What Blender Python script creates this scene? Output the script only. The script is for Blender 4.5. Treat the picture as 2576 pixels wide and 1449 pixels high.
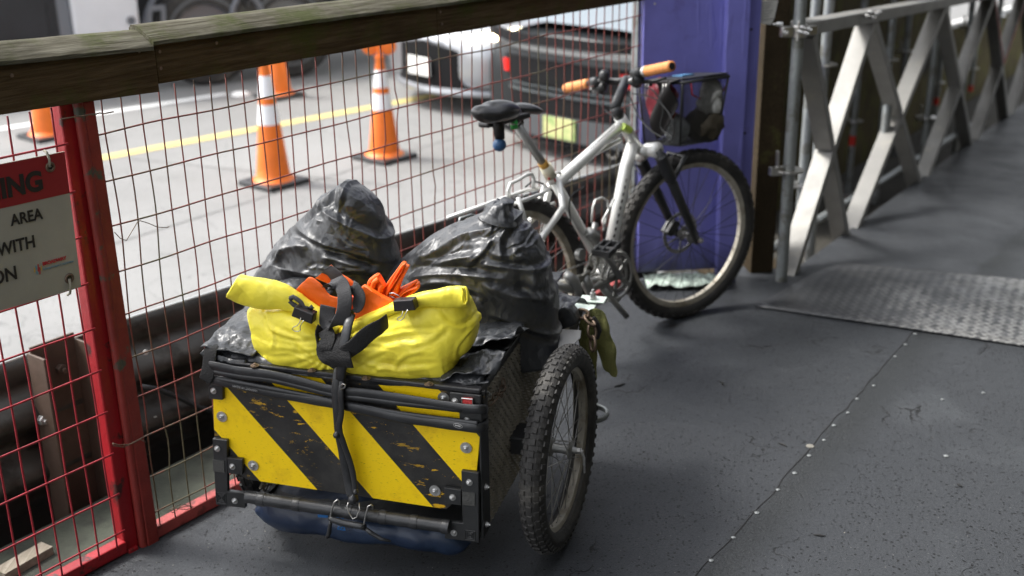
import bpy, math, random
from mathutils import Vector, Matrix, noise
random.seed(7)
R = math.radians
for o in list(bpy.data.objects): bpy.data.objects.remove(o)
scn = bpy.context.scene
COL = scn.collection
V = Vector

# ------------------------------------------------------------------ camera
FPX = 2978.0; CAMH = 1.74; PITCH = R(20.4); ROLL = R(0.8)
cam_d = bpy.data.cameras.new('camera'); cam = bpy.data.objects.new('camera', cam_d); COL.objects.link(cam)
cam_d.sensor_width = 36; cam_d.lens = 36*FPX/2576; cam_d.clip_end = 2000; cam_d.clip_start = .05
fwd = V((0, math.cos(PITCH), -math.sin(PITCH))); r0 = V((1, 0, 0)); u0 = V((0, math.sin(PITCH), math.cos(PITCH)))
CR = r0*math.cos(ROLL)-u0*math.sin(ROLL); CU = u0*math.cos(ROLL)+r0*math.sin(ROLL)
cam.matrix_world = Matrix(((CR.x, CU.x, -fwd.x, 0), (CR.y, CU.y, -fwd.y, 0), (CR.z, CU.z, -fwd.z, CAMH), (0, 0, 0, 1)))
cam_d.dof.use_dof = True; cam_d.dof.focus_distance = 2.8; cam_d.dof.aperture_fstop = 2.6
scn.camera = cam
CP = V((0, 0, CAMH))

# ------------------------------------------------------------------ world and sun
SUN_EL, SUN_AZ = R(52), R(-75)
w = bpy.data.worlds.new('World'); scn.world = w; w.use_nodes = True
nt = w.node_tree; bg = nt.nodes['Background']
sky = nt.nodes.new('ShaderNodeTexSky'); sky.sky_type = 'NISHITA'; sky.sun_disc = False
sky.sun_elevation = SUN_EL; sky.sun_rotation = SUN_AZ; sky.air_density = 1.0; sky.dust_density = 3.0
hs = nt.nodes.new('ShaderNodeHueSaturation'); hs.inputs['Saturation'].default_value = .22
nt.links.new(sky.outputs[0], hs.inputs['Color']); nt.links.new(hs.outputs[0], bg.inputs[0]); bg.inputs[1].default_value = .15
sd = bpy.data.lights.new('sun', 'SUN'); sd.energy = 1.5; sd.angle = R(14); sd.color = (1, .97, .92)
so = bpy.data.objects.new('sun', sd); COL.objects.link(so)
sdir = V((math.sin(SUN_AZ)*math.cos(SUN_EL), math.cos(SUN_AZ)*math.cos(SUN_EL), math.sin(SUN_EL)))
so.rotation_euler = sdir.to_track_quat('Z', 'Y').to_euler()
scn.view_settings.view_transform = 'Standard'; scn.view_settings.look = 'None'
scn.view_settings.exposure = 1.55; scn.view_settings.gamma = 1
scn.render.engine = 'CYCLES'

# ------------------------------------------------------------------ geometry helpers
def ray(px, py): return (fwd*FPX+CR*(px-1288)+CU*(724.5-py)).normalized()
class Frame:
    """a place in the world: origin, heading (x right, y forward, z up) and side lean"""
    def __init__(s, o, az, lean=0, pitch=0):
        s.M = Matrix.Translation(V(o)) @ Matrix.Rotation(-R(az), 4, 'Z') @ Matrix.Rotation(R(pitch), 4, 'X') @ Matrix.Rotation(R(lean), 4, 'Y'); s.I = s.M.inverted()
    def __call__(s, x, y, z): return s.M @ V((x, y, z))
    def d(s, x, y, z): return s.M.to_3x3() @ V((x, y, z))
    def at(s, px, py, axis, val):           # where the sight line meets a plane of this frame (world point)
        k = 'xyz'.index(axis); o = s.I @ CP; d = s.I.to_3x3() @ ray(px, py)
        return s.M @ (o+d*((val-o[k])/d[k]))
    def loc(s, p): return s.I @ p
def ground(px, py, z=0):
    d = ray(px, py); return CP+d*((z-CAMH)/d.z)
WORLD = Frame((0, 0, 0), 0)

class MB:
    def __init__(s): s.v = []; s.f = []; s.m = []
    def add(s, vs, fs, mi=0):
        b = len(s.v); s.v += [V(p) for p in vs]; s.f += [tuple(i+b for i in f) for f in fs]; s.m += [mi]*len(fs); return s
    def hexa(s, p, mi=0):                   # 8 corners: bottom 4, top 4
        return s.add(p, [(0, 3, 2, 1), (4, 5, 6, 7), (0, 1, 5, 4), (1, 2, 6, 5), (2, 3, 7, 6), (3, 0, 4, 7)], mi)
    def box(s, F, c, d, mi=0):
        x, y, z = c; a, b, h = d[0]/2, d[1]/2, d[2]/2
        return s.hexa([F(x+i*a, y+j*b, z+k*h) for k in (-1, 1) for i, j in ((-1, -1), (1, -1), (1, 1), (-1, 1))], mi)
    def beam(s, p, q, wd, ht, up=V((0, 0, 1)), mi=0):
        p, q = V(p), V(q); t = (q-p).normalized(); side = t.cross(V(up)).normalized(); u = side.cross(t).normalized()
        a, b = side*wd/2, u*ht/2
        return s.hexa([p-a-b, p+a-b, q+a-b, q-a-b, p-a+b, p+a+b, q+a+b, q-a+b], mi)
    def prism(s, pts, d, mi=0):             # flat polygon pushed along d
        n = len(pts); d = V(d); vs = [V(p) for p in pts]+[V(p)+d for p in pts]
        return s.add(vs, [tuple(range(n))[::-1], tuple(range(n, 2*n))]+[(i, (i+1) % n, (i+1) % n+n, i+n) for i in range(n)], mi)
    def tube(s, pts, r, n=10, closed=False, flat=None, mi=0):
        pts = [V(p) for p in pts]; m = len(pts)
        rr = r if isinstance(r, (list, tuple)) else [r]*m
        T = []
        for i in range(m):
            a = pts[i-1] if (i or closed) else pts[0]; b = pts[(i+1) % m] if (i < m-1 or closed) else pts[-1]
            t = (b-a); T.append(t.normalized() if t.length > 1e-9 else V((0, 0, 1)))
        u = T[0].orthogonal().normalized()
        if flat: u = V(flat[0])
        vs = []
        for i in range(m):
            u = (u-T[i]*u.dot(T[i]))
            u = u.normalized() if u.length > 1e-6 else T[i].orthogonal().normalized()
            if flat: u = (V(flat[0])-T[i]*V(flat[0]).dot(T[i])).normalized()
            w_ = T[i].cross(u)
            for k in range(n):
                a = 2*math.pi*k/n
                vs.append(pts[i]+u*math.cos(a)*rr[i]*(flat[1] if flat else 1)+w_*math.sin(a)*rr[i])
        fs = []
        for i in range(m if closed else m-1):
            for k in range(n):
                j = (i+1) % m; fs.append((i*n+k, i*n+(k+1) % n, j*n+(k+1) % n, j*n+k))
        if not closed: fs += [tuple(range(n))[::-1], tuple((m-1)*n+k for k in range(n))]
        return s.add(vs, fs, mi)
    def lathe(s, c, ax, prof, n=24, mi=0, full=True):   # prof: (radius, height) along ax
        ax = V(ax).normalized(); u = ax.orthogonal().normalized(); w_ = ax.cross(u); m = len(prof); c = V(c)
        vs = [c+ax*h+(u*math.cos(2*math.pi*k/n)+w_*math.sin(2*math.pi*k/n))*max(r, 1e-5) for r, h in prof for k in range(n)]
        fs = [(i*n+k, i*n+(k+1) % n, (i+1)*n+(k+1) % n, (i+1)*n+k) for i in range(m-1) for k in range(n)]
        return s.add(vs, fs, mi)
    def ring(s, c, ax, R_, sect, n=64, mi=0):           # closed section (radial, axial) swept round an axle
        ax = V(ax).normalized(); u = V((0, 0, 1)); u = (u-ax*u.dot(ax)).normalized(); w_ = ax.cross(u); m = len(sect); c = V(c)
        vs = [c+ax*h+(u*math.cos(2*math.pi*k/n)+w_*math.sin(2*math.pi*k/n))*(R_+r) for k in range(n) for r, h in sect]
        return s.add(vs, [(k*m+i, k*m+(i+1) % m, ((k+1) % n)*m+(i+1) % m, ((k+1) % n)*m+i) for k in range(n) for i in range(m)], mi)
    def hexbolt(s, p, ax, r, h, washer=0, mi=0):
        ax = V(ax).normalized()
        if washer: s.lathe(p, ax, [(0, 0), (washer, 0), (washer, .002), (0, .002)], 18, mi)
        s.lathe(p, ax, [(r, 0), (r, h), (r*.85, h*1.15), (0, h*1.15)], 6, mi)
        return s.lathe(p, ax, [(r*.5, h), (r*.5, h*1.7), (r*.35, h*1.85), (0, h*1.85)], 10, mi)
    def grid(s, fn, nu, nv, mi=0, closed_u=False):
        vs = [fn(i/nu, j/nv) for i in range(nu+(0 if closed_u else 1)) for j in range(nv+1)]
        m = nv+1; n = nu if closed_u else nu+1
        return s.add(vs, [(i*m+j, ((i+1) % n)*m+j, ((i+1) % n)*m+j+1, i*m+j+1) for i in range(nu) for j in range(nv)], mi)

ROOTM = {}
def thing(name, label, cat, F, group=None, kind=None):
    o = bpy.data.objects.new(name, None); COL.objects.link(o); o.empty_display_size = .1
    o.matrix_world = F.M; ROOTM[o.name] = F.M.copy(); o['label'] = label; o['category'] = cat
    if group: o['group'] = group
    return o
def obj(name, mb, mats, parent=None, smooth=False, bevel=0, label=None, solid=0, sub=0, origin=None):
    me = bpy.data.meshes.new(name)
    M = ROOTM[parent.name] if parent is not None else (Matrix.Translation(V(origin)) if origin is not None else Matrix.Identity(4))
    I = M.inverted()
    me.from_pydata([I @ p for p in mb.v], [], mb.f); me.update()
    if not isinstance(mats, (list, tuple)): mats = [mats]
    for m in mats: me.materials.append(m)
    if len(mats) > 1:
        for p, mi in zip(me.polygons, mb.m): p.material_index = mi
    o = bpy.data.objects.new(name, me); COL.objects.link(o)
    if parent is not None: o.parent = parent; ROOTM[o.name] = M
    else: o.matrix_world = M
    if smooth:
        me.polygons.foreach_set('use_smooth', [True]*len(me.polygons))
        if smooth != 'all':
            try: me.set_sharp_from_angle(angle=R(38))
            except Exception: pass
    if solid: s = o.modifiers.new('thick', 'SOLIDIFY'); s.thickness = solid; s.offset = 0
    if bevel: b = o.modifiers.new('bevel', 'BEVEL'); b.width = bevel; b.segments = 2; b.limit_method = 'ANGLE'; b.angle_limit = R(40)
    if sub: s = o.modifiers.new('sub', 'SUBSURF'); s.levels = sub; s.render_levels = sub
    if label: o['label'] = label
    return o
def tag(o, label=None, cat=None, group=None, kind=None):
    if label: o['label'] = label
    if cat: o['category'] = cat
    if group: o['group'] = group
    if kind: o['kind'] = kind
    return o
def copy_tree(o, parent=None):
    c = o.copy(); COL.objects.link(c)
    if parent is not None: c.parent = parent
    for ch in list(o.children): copy_tree(ch, c)
    return c
def displace(mb, fn, start=0):
    """push the vertices of a builder along their own normals"""
    N = [V((0, 0, 0)) for _ in mb.v]
    for f in mb.f:
        if f[0] < start: continue
        a, b, c = mb.v[f[0]], mb.v[f[1]], mb.v[f[2]]; n = (b-a).cross(c-a)
        if len(f) > 3:
            d_ = mb.v[f[3]]; n = (c-a).cross(d_-b)
        for i in f: N[i] += n
    for i in range(start, len(mb.v)):
        n = N[i]
        if n.length > 1e-12: mb.v[i] = mb.v[i]+n.normalized()*fn(mb.v[i])
def ridged(p, sc, seed=0.):
    q = p*sc+V((seed, seed*1.7, -seed)); return 1-2*abs(noise.noise(q))
def crumple(p, sc, seed=0., oct=3):
    t = 0; a = 1
    for k in range(oct):
        t += ridged(p, sc*(2.1**k), seed+k*7.3)*a; a *= .5
    return t

def lerp_poly(pl, s):      # pl sorted list of (s, value)
    if s <= pl[0][0]: return pl[0][1]
    for (a, x), (b, y) in zip(pl, pl[1:]):
        if s <= b: return x+(y-x)*(s-a)/(b-a) if b > a else y
    return pl[-1][1]
def pillow(mb, st, y0, h, F, nu=60, nv=36, cap=True, pw=.5, mi=0):
    """soft body from stations: st = [(lo, hi)] world points of both edges; y0 unused depth; h(t) half thickness along frame y"""
    b0 = len(mb.v); m = len(st)
    dy = F.d(0, 1, 0)
    def sample(k, t):
        x = t*(m-1); i = min(int(x), m-2); f = x-i
        # catmull-rom for a soft outline
        P = [st[max(i-1, 0)][k], st[i][k], st[i+1][k], st[min(i+2, m-1)][k]]
        return .5*((2*P[1])+(P[2]-P[0])*f+(2*P[0]-5*P[1]+4*P[2]-P[3])*f*f+(3*P[1]-P[0]-3*P[2]+P[3])*f**3)
    n2 = nv
    vs = []
    for i in range(nu+1):
        t = i/nu; A = sample(0, t); B = sample(1, t); c = (A+B)/2; a = (B-A)/2; hh = h(t)
        for k in range(n2):
            th = 2*math.pi*k/n2; co, si = math.cos(th), math.sin(th)
            sy = math.copysign(abs(si)**pw if pw != 1 else abs(si), si)
            vs.append(c+a*co+dy*(-hh*sy))
    fs = [(i*n2+k, (i+1)*n2+k, (i+1)*n2+(k+1) % n2, i*n2+(k+1) % n2) for i in range(nu) for k in range(n2)]
    fs += [tuple(range(n2)), tuple(nu*n2+k for k in range(n2))[::-1]]
    mb.add(vs, fs, mi)
    return b0

# ------------------------------------------------------------------ material helper
def mat(name, col, rough=.6, metal=0, var=0., vs=8., bump=0., bs=60., col2=None, c2s=5., c2lo=.5, c2hi=.6, spec=.5, coat=0, rvar=0., stretch=None, speck=None, emis=None, es=0, aniso=None, alpha=None):
    m = bpy.data.materials.new(name); m.use_nodes = True; t = m.node_tree; n = t.nodes; b = n['Principled BSDF']
    b.inputs['Roughness'].default_value = rough; b.inputs['Metallic'].default_value = metal
    b.inputs['Specular IOR Level'].default_value = spec; b.inputs['Coat Weight'].default_value = coat
    tc = n.new('ShaderNodeTexCoord'); mp = n.new('ShaderNodeMapping'); t.links.new(tc.outputs['Object'], mp.inputs[0])
    if stretch: mp.inputs['Scale'].default_value = stretch
    def N(sc, det=5, ro=.6):
        x = n.new('ShaderNodeTexNoise'); x.inputs['Scale'].default_value = sc; x.inputs['Detail'].default_value = det; x.inputs['Roughness'].default_value = ro
        t.links.new(mp.outputs[0], x.inputs['Vector']); return x
    cur = None
    def mixc(fac, a, bb):
        x = n.new('ShaderNodeMix'); x.data_type = 'RGBA'
        if isinstance(fac, float): x.inputs[0].default_value = fac
        else: t.links.new(fac, x.inputs[0])
        for sock, v_ in ((x.inputs[6], a), (x.inputs[7], bb)):
            if isinstance(v_, tuple): sock.default_value = (*v_, 1)
            else: t.links.new(v_, sock)
        return x.outputs[2]
    def ramp(src, lo, hi, a=0., c=1.):
        x = n.new('ShaderNodeMapRange'); x.inputs[1].default_value = lo; x.inputs[2].default_value = hi; x.inputs[3].default_value = a; x.inputs[4].default_value = c
        t.links.new(src, x.inputs[0]); return x.outputs[0]
    cur = tuple(col)
    if var:
        nz = N(vs); cur = mixc(ramp(nz.outputs[0], .3, .7), tuple(c*(1-var) for c in col), tuple(min(c*(1+var), 1) for c in col))
    if col2:
        nz = N(c2s, 7, .65); cur = mixc(ramp(nz.outputs[0], c2lo, c2hi), cur, tuple(col2))
    if speck:      # (scale, threshold, colour)
        vo = n.new('ShaderNodeTexVoronoi'); vo.inputs['Scale'].default_value = speck[0]; t.links.new(mp.outputs[0], vo.inputs['Vector'])
        cur = mixc(ramp(vo.outputs['Distance'], speck[1], speck[1]*.7), cur, tuple(speck[2]))
    if isinstance(cur, tuple): b.inputs['Base Color'].default_value = (*cur, 1)
    else: t.links.new(cur, b.inputs['Base Color'])
    if rvar:
        nz = N(vs*1.7); t.links.new(ramp(nz.outputs[0], .3, .7, max(rough-rvar, .02), min(rough+rvar, 1)), b.inputs['Roughness'])
    if bump:
        nz = N(bs, 6, .6); bp = n.new('ShaderNodeBump'); bp.inputs['Strength'].default_value = bump; bp.inputs['Distance'].default_value = .01
        t.links.new(nz.outputs[0], bp.inputs['Height']); t.links.new(bp.outputs[0], b.inputs['Normal'])
    if emis: b.inputs['Emission Color'].default_value = (*emis, 1); b.inputs['Emission Strength'].default_value = es
    if alpha is not None: b.inputs['Alpha'].default_value = alpha
    m['h'] = 1; return m
def nodes(m): return m.node_tree.nodes, m.node_tree.links, m.node_tree.nodes['Principled BSDF']
def math_(m, op, a, b=None, clamp=False):
    x = m.node_tree.nodes.new('ShaderNodeMath'); x.operation = op; x.use_clamp = clamp
    for i, v_ in enumerate((a, b)):
        if v_ is None: continue
        if isinstance(v_, (int, float)): x.inputs[i].default_value = v_
        else: m.node_tree.links.new(v_, x.inputs[i])
    return x.outputs[0]
def tex(m, kind, scale, vec=None, **kw):
    n, l, b = nodes(m); x = n.new('ShaderNodeTex'+kind); x.inputs['Scale'].default_value = scale
    for k, v_ in kw.items(): x.inputs[k].default_value = v_
    if vec is None:
        tc = n.new('ShaderNodeTexCoord'); vec = tc.outputs['Object']
    l.new(vec, x.inputs['Vector']); return x
def mixrgb(m, fac, a, b_):
    n, l, b = nodes(m); x = n.new('ShaderNodeMix'); x.data_type = 'RGBA'
    if isinstance(fac, (int, float)): x.inputs[0].default_value = fac
    else: l.new(fac, x.inputs[0])
    for s, v_ in ((x.inputs[6], a), (x.inputs[7], b_)):
        if isinstance(v_, tuple): s.default_value = (*v_[:3], 1)
        else: l.new(v_, s)
    return x.outputs[2]
def mr(m, src, lo, hi, a=0., c=1.):
    n, l, b = nodes(m); x = n.new('ShaderNodeMapRange')
    for i, v_ in enumerate((lo, hi, a, c)): x.inputs[i+1].default_value = v_
    l.new(src, x.inputs[0]); return x.outputs[0]
def setcol(m, s):
    n, l, b = nodes(m); l.new(s, b.inputs['Base Color'])
def getcol(m):
    n, l, b = nodes(m); i = b.inputs['Base Color']
    return i.links[0].from_socket if i.links else tuple(i.default_value)[:3]
def setbump(m, h, strength=.5, dist=.01, add=True):
    n, l, b = nodes(m); bp = n.new('ShaderNodeBump'); bp.inputs['Strength'].default_value = strength; bp.inputs['Distance'].default_value = dist
    if b.inputs['Normal'].links and add: l.new(b.inputs['Normal'].links[0].from_socket, bp.inputs['Normal'])
    l.new(h, bp.inputs['Height']); l.new(bp.outputs[0], b.inputs['Normal'])

# ------------------------------------------------------------------ materials
M_deck = mat('wet rubber decking', (.026, .029, .033), .5, var=.12, vs=1.6, bump=.3, bs=240, rvar=.1, speck=(26, .07, (.004, .004, .005)), col2=(.039, .042, .047), c2s=1.3, c2lo=.45, c2hi=.75, spec=.36)
def deck_extra(m):
    dn_ = tex(m, 'Noise', 1.9, Detail=3.0); th = mr(m, dn_.outputs[0], .3, .65, .72, .38)
    def dots(sc, rad):
        v = tex(m, 'Voronoi', sc); n, l, b = nodes(m); sp = n.new('ShaderNodeSeparateColor'); l.new(v.outputs['Color'], sp.inputs[0])
        r_ = math_(m, 'MULTIPLY', sp.outputs[1], rad); e = math_(m, 'SUBTRACT', v.outputs['Distance'], r_)
        return math_(m, 'MULTIPLY', mr(m, e, .03, -.03), math_(m, 'GREATER_THAN', sp.outputs[0], th))
    pit = math_(m, 'MAXIMUM', dots(105, .42), dots(62, .26))
    fine_ = tex(m, 'Noise', 130, Detail=6.0, Roughness=.85)
    c = mixrgb(m, mr(m, fine_.outputs[0], .36, .64, 0, .95), mixrgb(m, .4, getcol(m), (.013, .0145, .017)), (.054, .058, .064))
    c = mixrgb(m, pit, c, (.006, .006, .007))
    g2 = tex(m, 'Noise', 150, Detail=1.0, vec=None); gm = mr(m, g2.outputs[0], .765, .775)
    c = mixrgb(m, gm, c, (.2, .2, .19))
    w_ = tex(m, 'Noise', 2.3, Detail=8.0, Distortion=.6)
    c = mixrgb(m, math_(m, 'MULTIPLY', mr(m, w_.outputs[0], .58, .72), .25), c, (.12, .13, .138))
    ck = tex(m, 'Noise', 1.7, Detail=6.0, Distortion=.3)
    crack = mr(m, math_(m, 'ABSOLUTE', math_(m, 'SUBTRACT', ck.outputs[0], .5)), .0035, .0015)
    gate = mr(m, tex(m, 'Noise', 3.1).outputs[0], .56, .6)
    cr = math_(m, 'MULTIPLY', crack, gate)
    a_, e_ = ground(1700, 1500), ground(2310, 825); t_ = (e_-a_).normalized(); nr = V((t_.y, -t_.x, 0)); k0 = -nr.dot(a_)
    n, l, b = nodes(m); tc = n.new('ShaderNodeTexCoord'); dt = n.new('ShaderNodeVectorMath'); dt.operation = 'DOT_PRODUCT'; dt.inputs[1].default_value = nr; l.new(tc.outputs['Object'], dt.inputs[0])
    d_ = math_(m, 'ADD', math_(m, 'ADD', dt.outputs['Value'], k0), math_(m, 'MULTIPLY', math_(m, 'SUBTRACT', tex(m, 'Noise', 5, Detail=5.0).outputs[0], .5), .07))
    band = math_(m, 'MULTIPLY', mr(m, d_, -.012, .012), mr(m, d_, .16, .05))
    gr = tex(m, 'Noise', 160, Detail=4.0, Roughness=.8)
    c = mixrgb(m, math_(m, 'MULTIPLY', band, .95), c, mixrgb(m, mr(m, gr.outputs[0], .4, .6), (.006, .007, .008), (.045, .049, .052)))
    c = mixrgb(m, cr, c, (.006, .006, .006)); setcol(m, c)
    setbump(m, math_(m, 'ADD', math_(m, 'SUBTRACT', 1, math_(m, 'MAXIMUM', pit, cr)), math_(m, 'MULTIPLY', band, gr.outputs[0])), .7, .003)
deck_extra(M_deck)
M_road = mat('worn concrete road', (.21, .208, .203), .8, var=.16, vs=.6, bump=.2, bs=150, col2=(.17, .168, .162), c2s=.8, c2lo=.5, c2hi=.7)
def road_extra(m):
    v_ = tex(m, 'Voronoi', 26); c = mixrgb(m, mr(m, v_.outputs['Distance'], .2, .1), getcol(m), (.13, .13, .125)); 
    ck = tex(m, 'Noise', .9, Detail=8.0, Distortion=.4)
    c = mixrgb(m, mr(m, math_(m, 'ABSOLUTE', math_(m, 'SUBTRACT', ck.outputs[0], .5)), .004, .001, 0, .5), c, (.1, .1, .1)); setcol(m, c)
road_extra(M_road)
M_white = mat('white road paint', (.8, .8, .78), .7, col2=(.5, .5, .48), c2s=5, c2lo=.6, c2hi=.7)
M_yellow = mat('yellow road paint', (.55, .45, .16), .7, col2=(.45, .4, .2), c2s=4, c2lo=.58, c2hi=.7)
M_ledge = mat('algae stained concrete', (.05, .056, .04), .85, var=.3, vs=5, bump=.3, bs=80, col2=(.028, .03, .022), c2s=3)
def wood_mat(name, c1, c2, moss, mlo, mhi, bump=.6):
    m = mat(name, c1, .88, var=.3, vs=3, spec=.12); n, l, b = nodes(m)
    tc = n.new('ShaderNodeTexCoord'); mp = n.new('ShaderNodeMapping'); mp.inputs['Scale'].default_value = (30, 1.6, 30); l.new(tc.outputs['Object'], mp.inputs[0])
    g = tex(m, 'Noise', 3.2, mp.outputs[0], Detail=8.0, Roughness=.65, Distortion=.5)
    c = mixrgb(m, mr(m, g.outputs[0], .35, .68), getcol(m), c2)
    ms = tex(m, 'Noise', 6, Detail=9.0, Roughness=.7)
    c = mixrgb(m, math_(m, 'MULTIPLY', mr(m, ms.outputs[0], mlo, mhi), .75), c, moss)
    st = tex(m, 'Noise', 2.2, Detail=4.0)
    c = mixrgb(m, math_(m, 'MULTIPLY', mr(m, st.outputs[0], .55, .68), .6), c, tuple(x*.4 for x in c1))
    setcol(m, c); setbump(m, g.outputs[0], bump, .004); return m
M_cap = wood_mat('weathered grey green cap board', (.05, .044, .028), (.16, .15, .115), (.05, .062, .014), .46, .62, 1.)
M_board = wood_mat('dark mossy face board', (.045, .028, .012), (.095, .066, .034), (.045, .052, .010), .5, .64, 1.)
M_ply = wood_mat('mossy dark plywood hoarding', (.12, .095, .045), (.075, .062, .034), (.13, .14, .03), .48, .66, .3)
M_brownwood = wood_mat('brown wooden post', (.05, .036, .02), (.03, .023, .014), (.1, .1, .03), .58, .7, .4)
M_redframe = mat('chipped red gloss paint', (.28, .006, .011), .45, var=.25, vs=5, bump=.2, bs=70, col2=(.05, .016, .013), c2s=13, c2lo=.58, c2hi=.64, coat=.08)
M_redwire = mat('red coated wire', (.3, .02, .03), .5, var=.3, vs=20)
M_rustwire = mat('faded rusty red wire', (.2, .045, .035), .55, var=.3, vs=20, col2=(.09, .075, .04), c2s=3)
M_oldred = mat('peeling red over grey green paint', (.2, .02, .015), .55, var=.25, vs=9, bump=.3, bs=60, col2=(.06, .068, .05), c2s=7, c2lo=.56, c2hi=.6)
M_palered = mat('faded red paint', (.3, .05, .045), .55, var=.25, vs=14, bump=.2, bs=80, col2=(.16, .03, .025), c2s=20, c2lo=.55, c2hi=.62)
M_signwhite = mat('dirty white sign face', (.31, .295, .245), .6, var=.1, vs=5, col2=(.3, .28, .22), c2s=22, c2lo=.66, c2hi=.76, bump=.05)
M_signred = mat('red sign band', (.24, .008, .014), .55, var=.08, vs=6)
M_black = mat('black print', (.012, .01, .01), .6)
M_blackpl = mat('black moulded plastic', (.022, .023, .024), .42, var=.25, vs=12, bump=.12, bs=220, col2=(.05, .05, .048), c2s=14, c2lo=.6, c2hi=.75)
M_rubber = mat('black rubber tube', (.022, .023, .025), .36, var=.3, vs=10, bump=.1, bs=130, col2=(.05, .052, .055), c2s=10, c2lo=.56, c2hi=.8)
M_tyre = mat('dusty tyre rubber', (.022, .021, .02), .7, var=.3, vs=12, bump=.25, bs=120, col2=(.05, .047, .042), c2s=9)
M_rim = mat('dirty alloy rim', (.42, .39, .33), .5, metal=.35, var=.2, vs=14, col2=(.2, .17, .12), c2s=12, c2lo=.5, c2hi=.68)
M_steel = mat('bright steel', (.55, .54, .52), .3, metal=.95, var=.15, vs=30)
M_bolt = mat('zinc plated steel', (.62, .62, .61), .32, metal=.85, var=.15, vs=60, col2=(.3, .28, .25), c2s=50, c2lo=.55, c2hi=.7)
M_alu = mat('scuffed aluminium', (.27, .265, .25), .5, metal=.5, var=.12, vs=5, rvar=.1, bump=.08, bs=50, col2=(.36, .34, .29), c2s=7, c2lo=.58, c2hi=.75)
M_galv = mat('galvanised tube', (.3, .32, .32), .45, metal=.6, var=.2, vs=9, bump=.08, bs=60, col2=(.2, .2, .18), c2s=12)
M_redtape = mat('red tape', (.6, .03, .02), .5)
M_guard = mat('weathered guardrail steel', (.075, .07, .062), .42, metal=.55, var=.3, vs=5, rvar=.12, bump=.1, bs=40, col2=(.04, .036, .03), c2s=6)
M_brownsteel = mat('brown painted steel', (.09, .058, .042), .6, var=.2, vs=7, bump=.12, bs=90, col2=(.07, .045, .03), c2s=6)
M_purple = mat('purple gloss paint on plywood', (.155, .155, .46), .45, var=.12, vs=4, bump=.35, bs=14, col2=(.12, .11, .33), c2s=11, c2lo=.6, c2hi=.72, coat=.1)
def purple_dirt(m):
    n, l, b = nodes(m); tc = n.new('ShaderNodeTexCoord'); sp = n.new('ShaderNodeSeparateXYZ'); l.new(tc.outputs['Object'], sp.inputs[0])
    ns = tex(m, 'Noise', 9, Detail=6.0); z = math_(m, 'ADD', sp.outputs[2], math_(m, 'MULTIPLY', ns.outputs[0], .16))
    setcol(m, mixrgb(m, mr(m, z, .27, .13, 0, .9), getcol(m), (.018, .017, .03)))     # splashed road grime at the foot
    drip = n.new('ShaderNodeMapping'); drip.inputs['Scale'].default_value = (14, 14, 2.2); l.new(tc.outputs['Object'], drip.inputs[0])
    d_ = tex(m, 'Noise', 1.5, drip.outputs[0], Detail=2.0); setbump(m, mr(m, d_.outputs[0], .6, .66), .5, .003)
purple_dirt(M_purple)
M_orange = mat('orange cone plastic', (.8, .17, .015), .5, var=.1, vs=8)
M_reflect = mat('white reflective collar', (.82, .82, .84), .4, var=.05)
M_bagblk = mat('black refuse sack plastic', (.028, .030, .034), .4, rvar=.1, vs=7, spec=.75)
def facets(m, layers, warp=.05, stretch=(1, 1, 1), sm=.07):
    """flat crumpled facets: every cell of a warped cell pattern tilts the surface its own way"""
    n, l, b = nodes(m); tc = n.new('ShaderNodeTexCoord'); mp = n.new('ShaderNodeMapping'); mp.inputs['Scale'].default_value = stretch; l.new(tc.outputs['Object'], mp.inputs[0])
    wn = n.new('ShaderNodeTexNoise'); wn.inputs['Scale'].default_value = 9; wn.inputs['Detail'].default_value = 3; l.new(mp.outputs[0], wn.inputs['Vector'])
    def vm(op, a, c=None, sc=None):
        x = n.new('ShaderNodeVectorMath'); x.operation = op; l.new(a, x.inputs[0])
        if c is not None:
            if isinstance(c, tuple): x.inputs[1].default_value = c
            else: l.new(c, x.inputs[1])
        if sc is not None: x.inputs['Scale'].default_value = sc
        return x.outputs[0]
    wv = vm('ADD', mp.outputs[0], vm('SCALE', vm('SUBTRACT', wn.outputs['Color'], (.5, .5, .5)), sc=warp))
    geo = n.new('ShaderNodeNewGeometry'); cur = geo.outputs['Normal']
    for sc, k in layers:
        v = n.new('ShaderNodeTexVoronoi'); v.feature = 'SMOOTH_F1'; v.inputs['Smoothness'].default_value = sm; v.inputs['Scale'].default_value = sc; l.new(wv, v.inputs['Vector'])
        cur = vm('ADD', cur, vm('SCALE', vm('SUBTRACT', v.outputs['Color'], (.5, .5, .5)), sc=k))
    cur = vm('NORMALIZE', cur); bp = n.new('ShaderNodeBump'); bp.inputs['Strength'].default_value = .35; bp.inputs['Distance'].default_value = .004
    nz = n.new('ShaderNodeTexNoise'); nz.inputs['Scale'].default_value = 60; nz.inputs['Detail'].default_value = 6; l.new(wv, nz.inputs['Vector']); l.new(nz.outputs[0], bp.inputs['Height']); l.new(cur, bp.inputs['Normal']); l.new(bp.outputs[0], b.inputs['Normal'])
def bag_extra(m): facets(m, ((19, .26), (44, .26), (100, .15)), .16, (1, 1, .7))
bag_extra(M_bagblk)
M_tarp = mat('grey black tarpaulin', (.022, .024, .027), .34, var=.3, vs=8, col2=(.05, .052, .055), c2s=12, c2lo=.6, c2hi=.8, spec=.6)
bag_extra(M_tarp)
M_yel = mat('yellow coated fabric', (.93, .80, .06), .42, var=.08, vs=6, bump=.2, bs=14, col2=(.7, .55, .03), c2s=9, c2lo=.55, c2hi=.75)
def yel_extra(m): facets(m, ((7, .26), (17, .18)), .1, sm=.04)
yel_extra(M_yel)
M_orgfab = mat('orange coated nylon', (.82, .13, .008), .48, var=.1, vs=12, bump=.2, bs=50)
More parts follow.
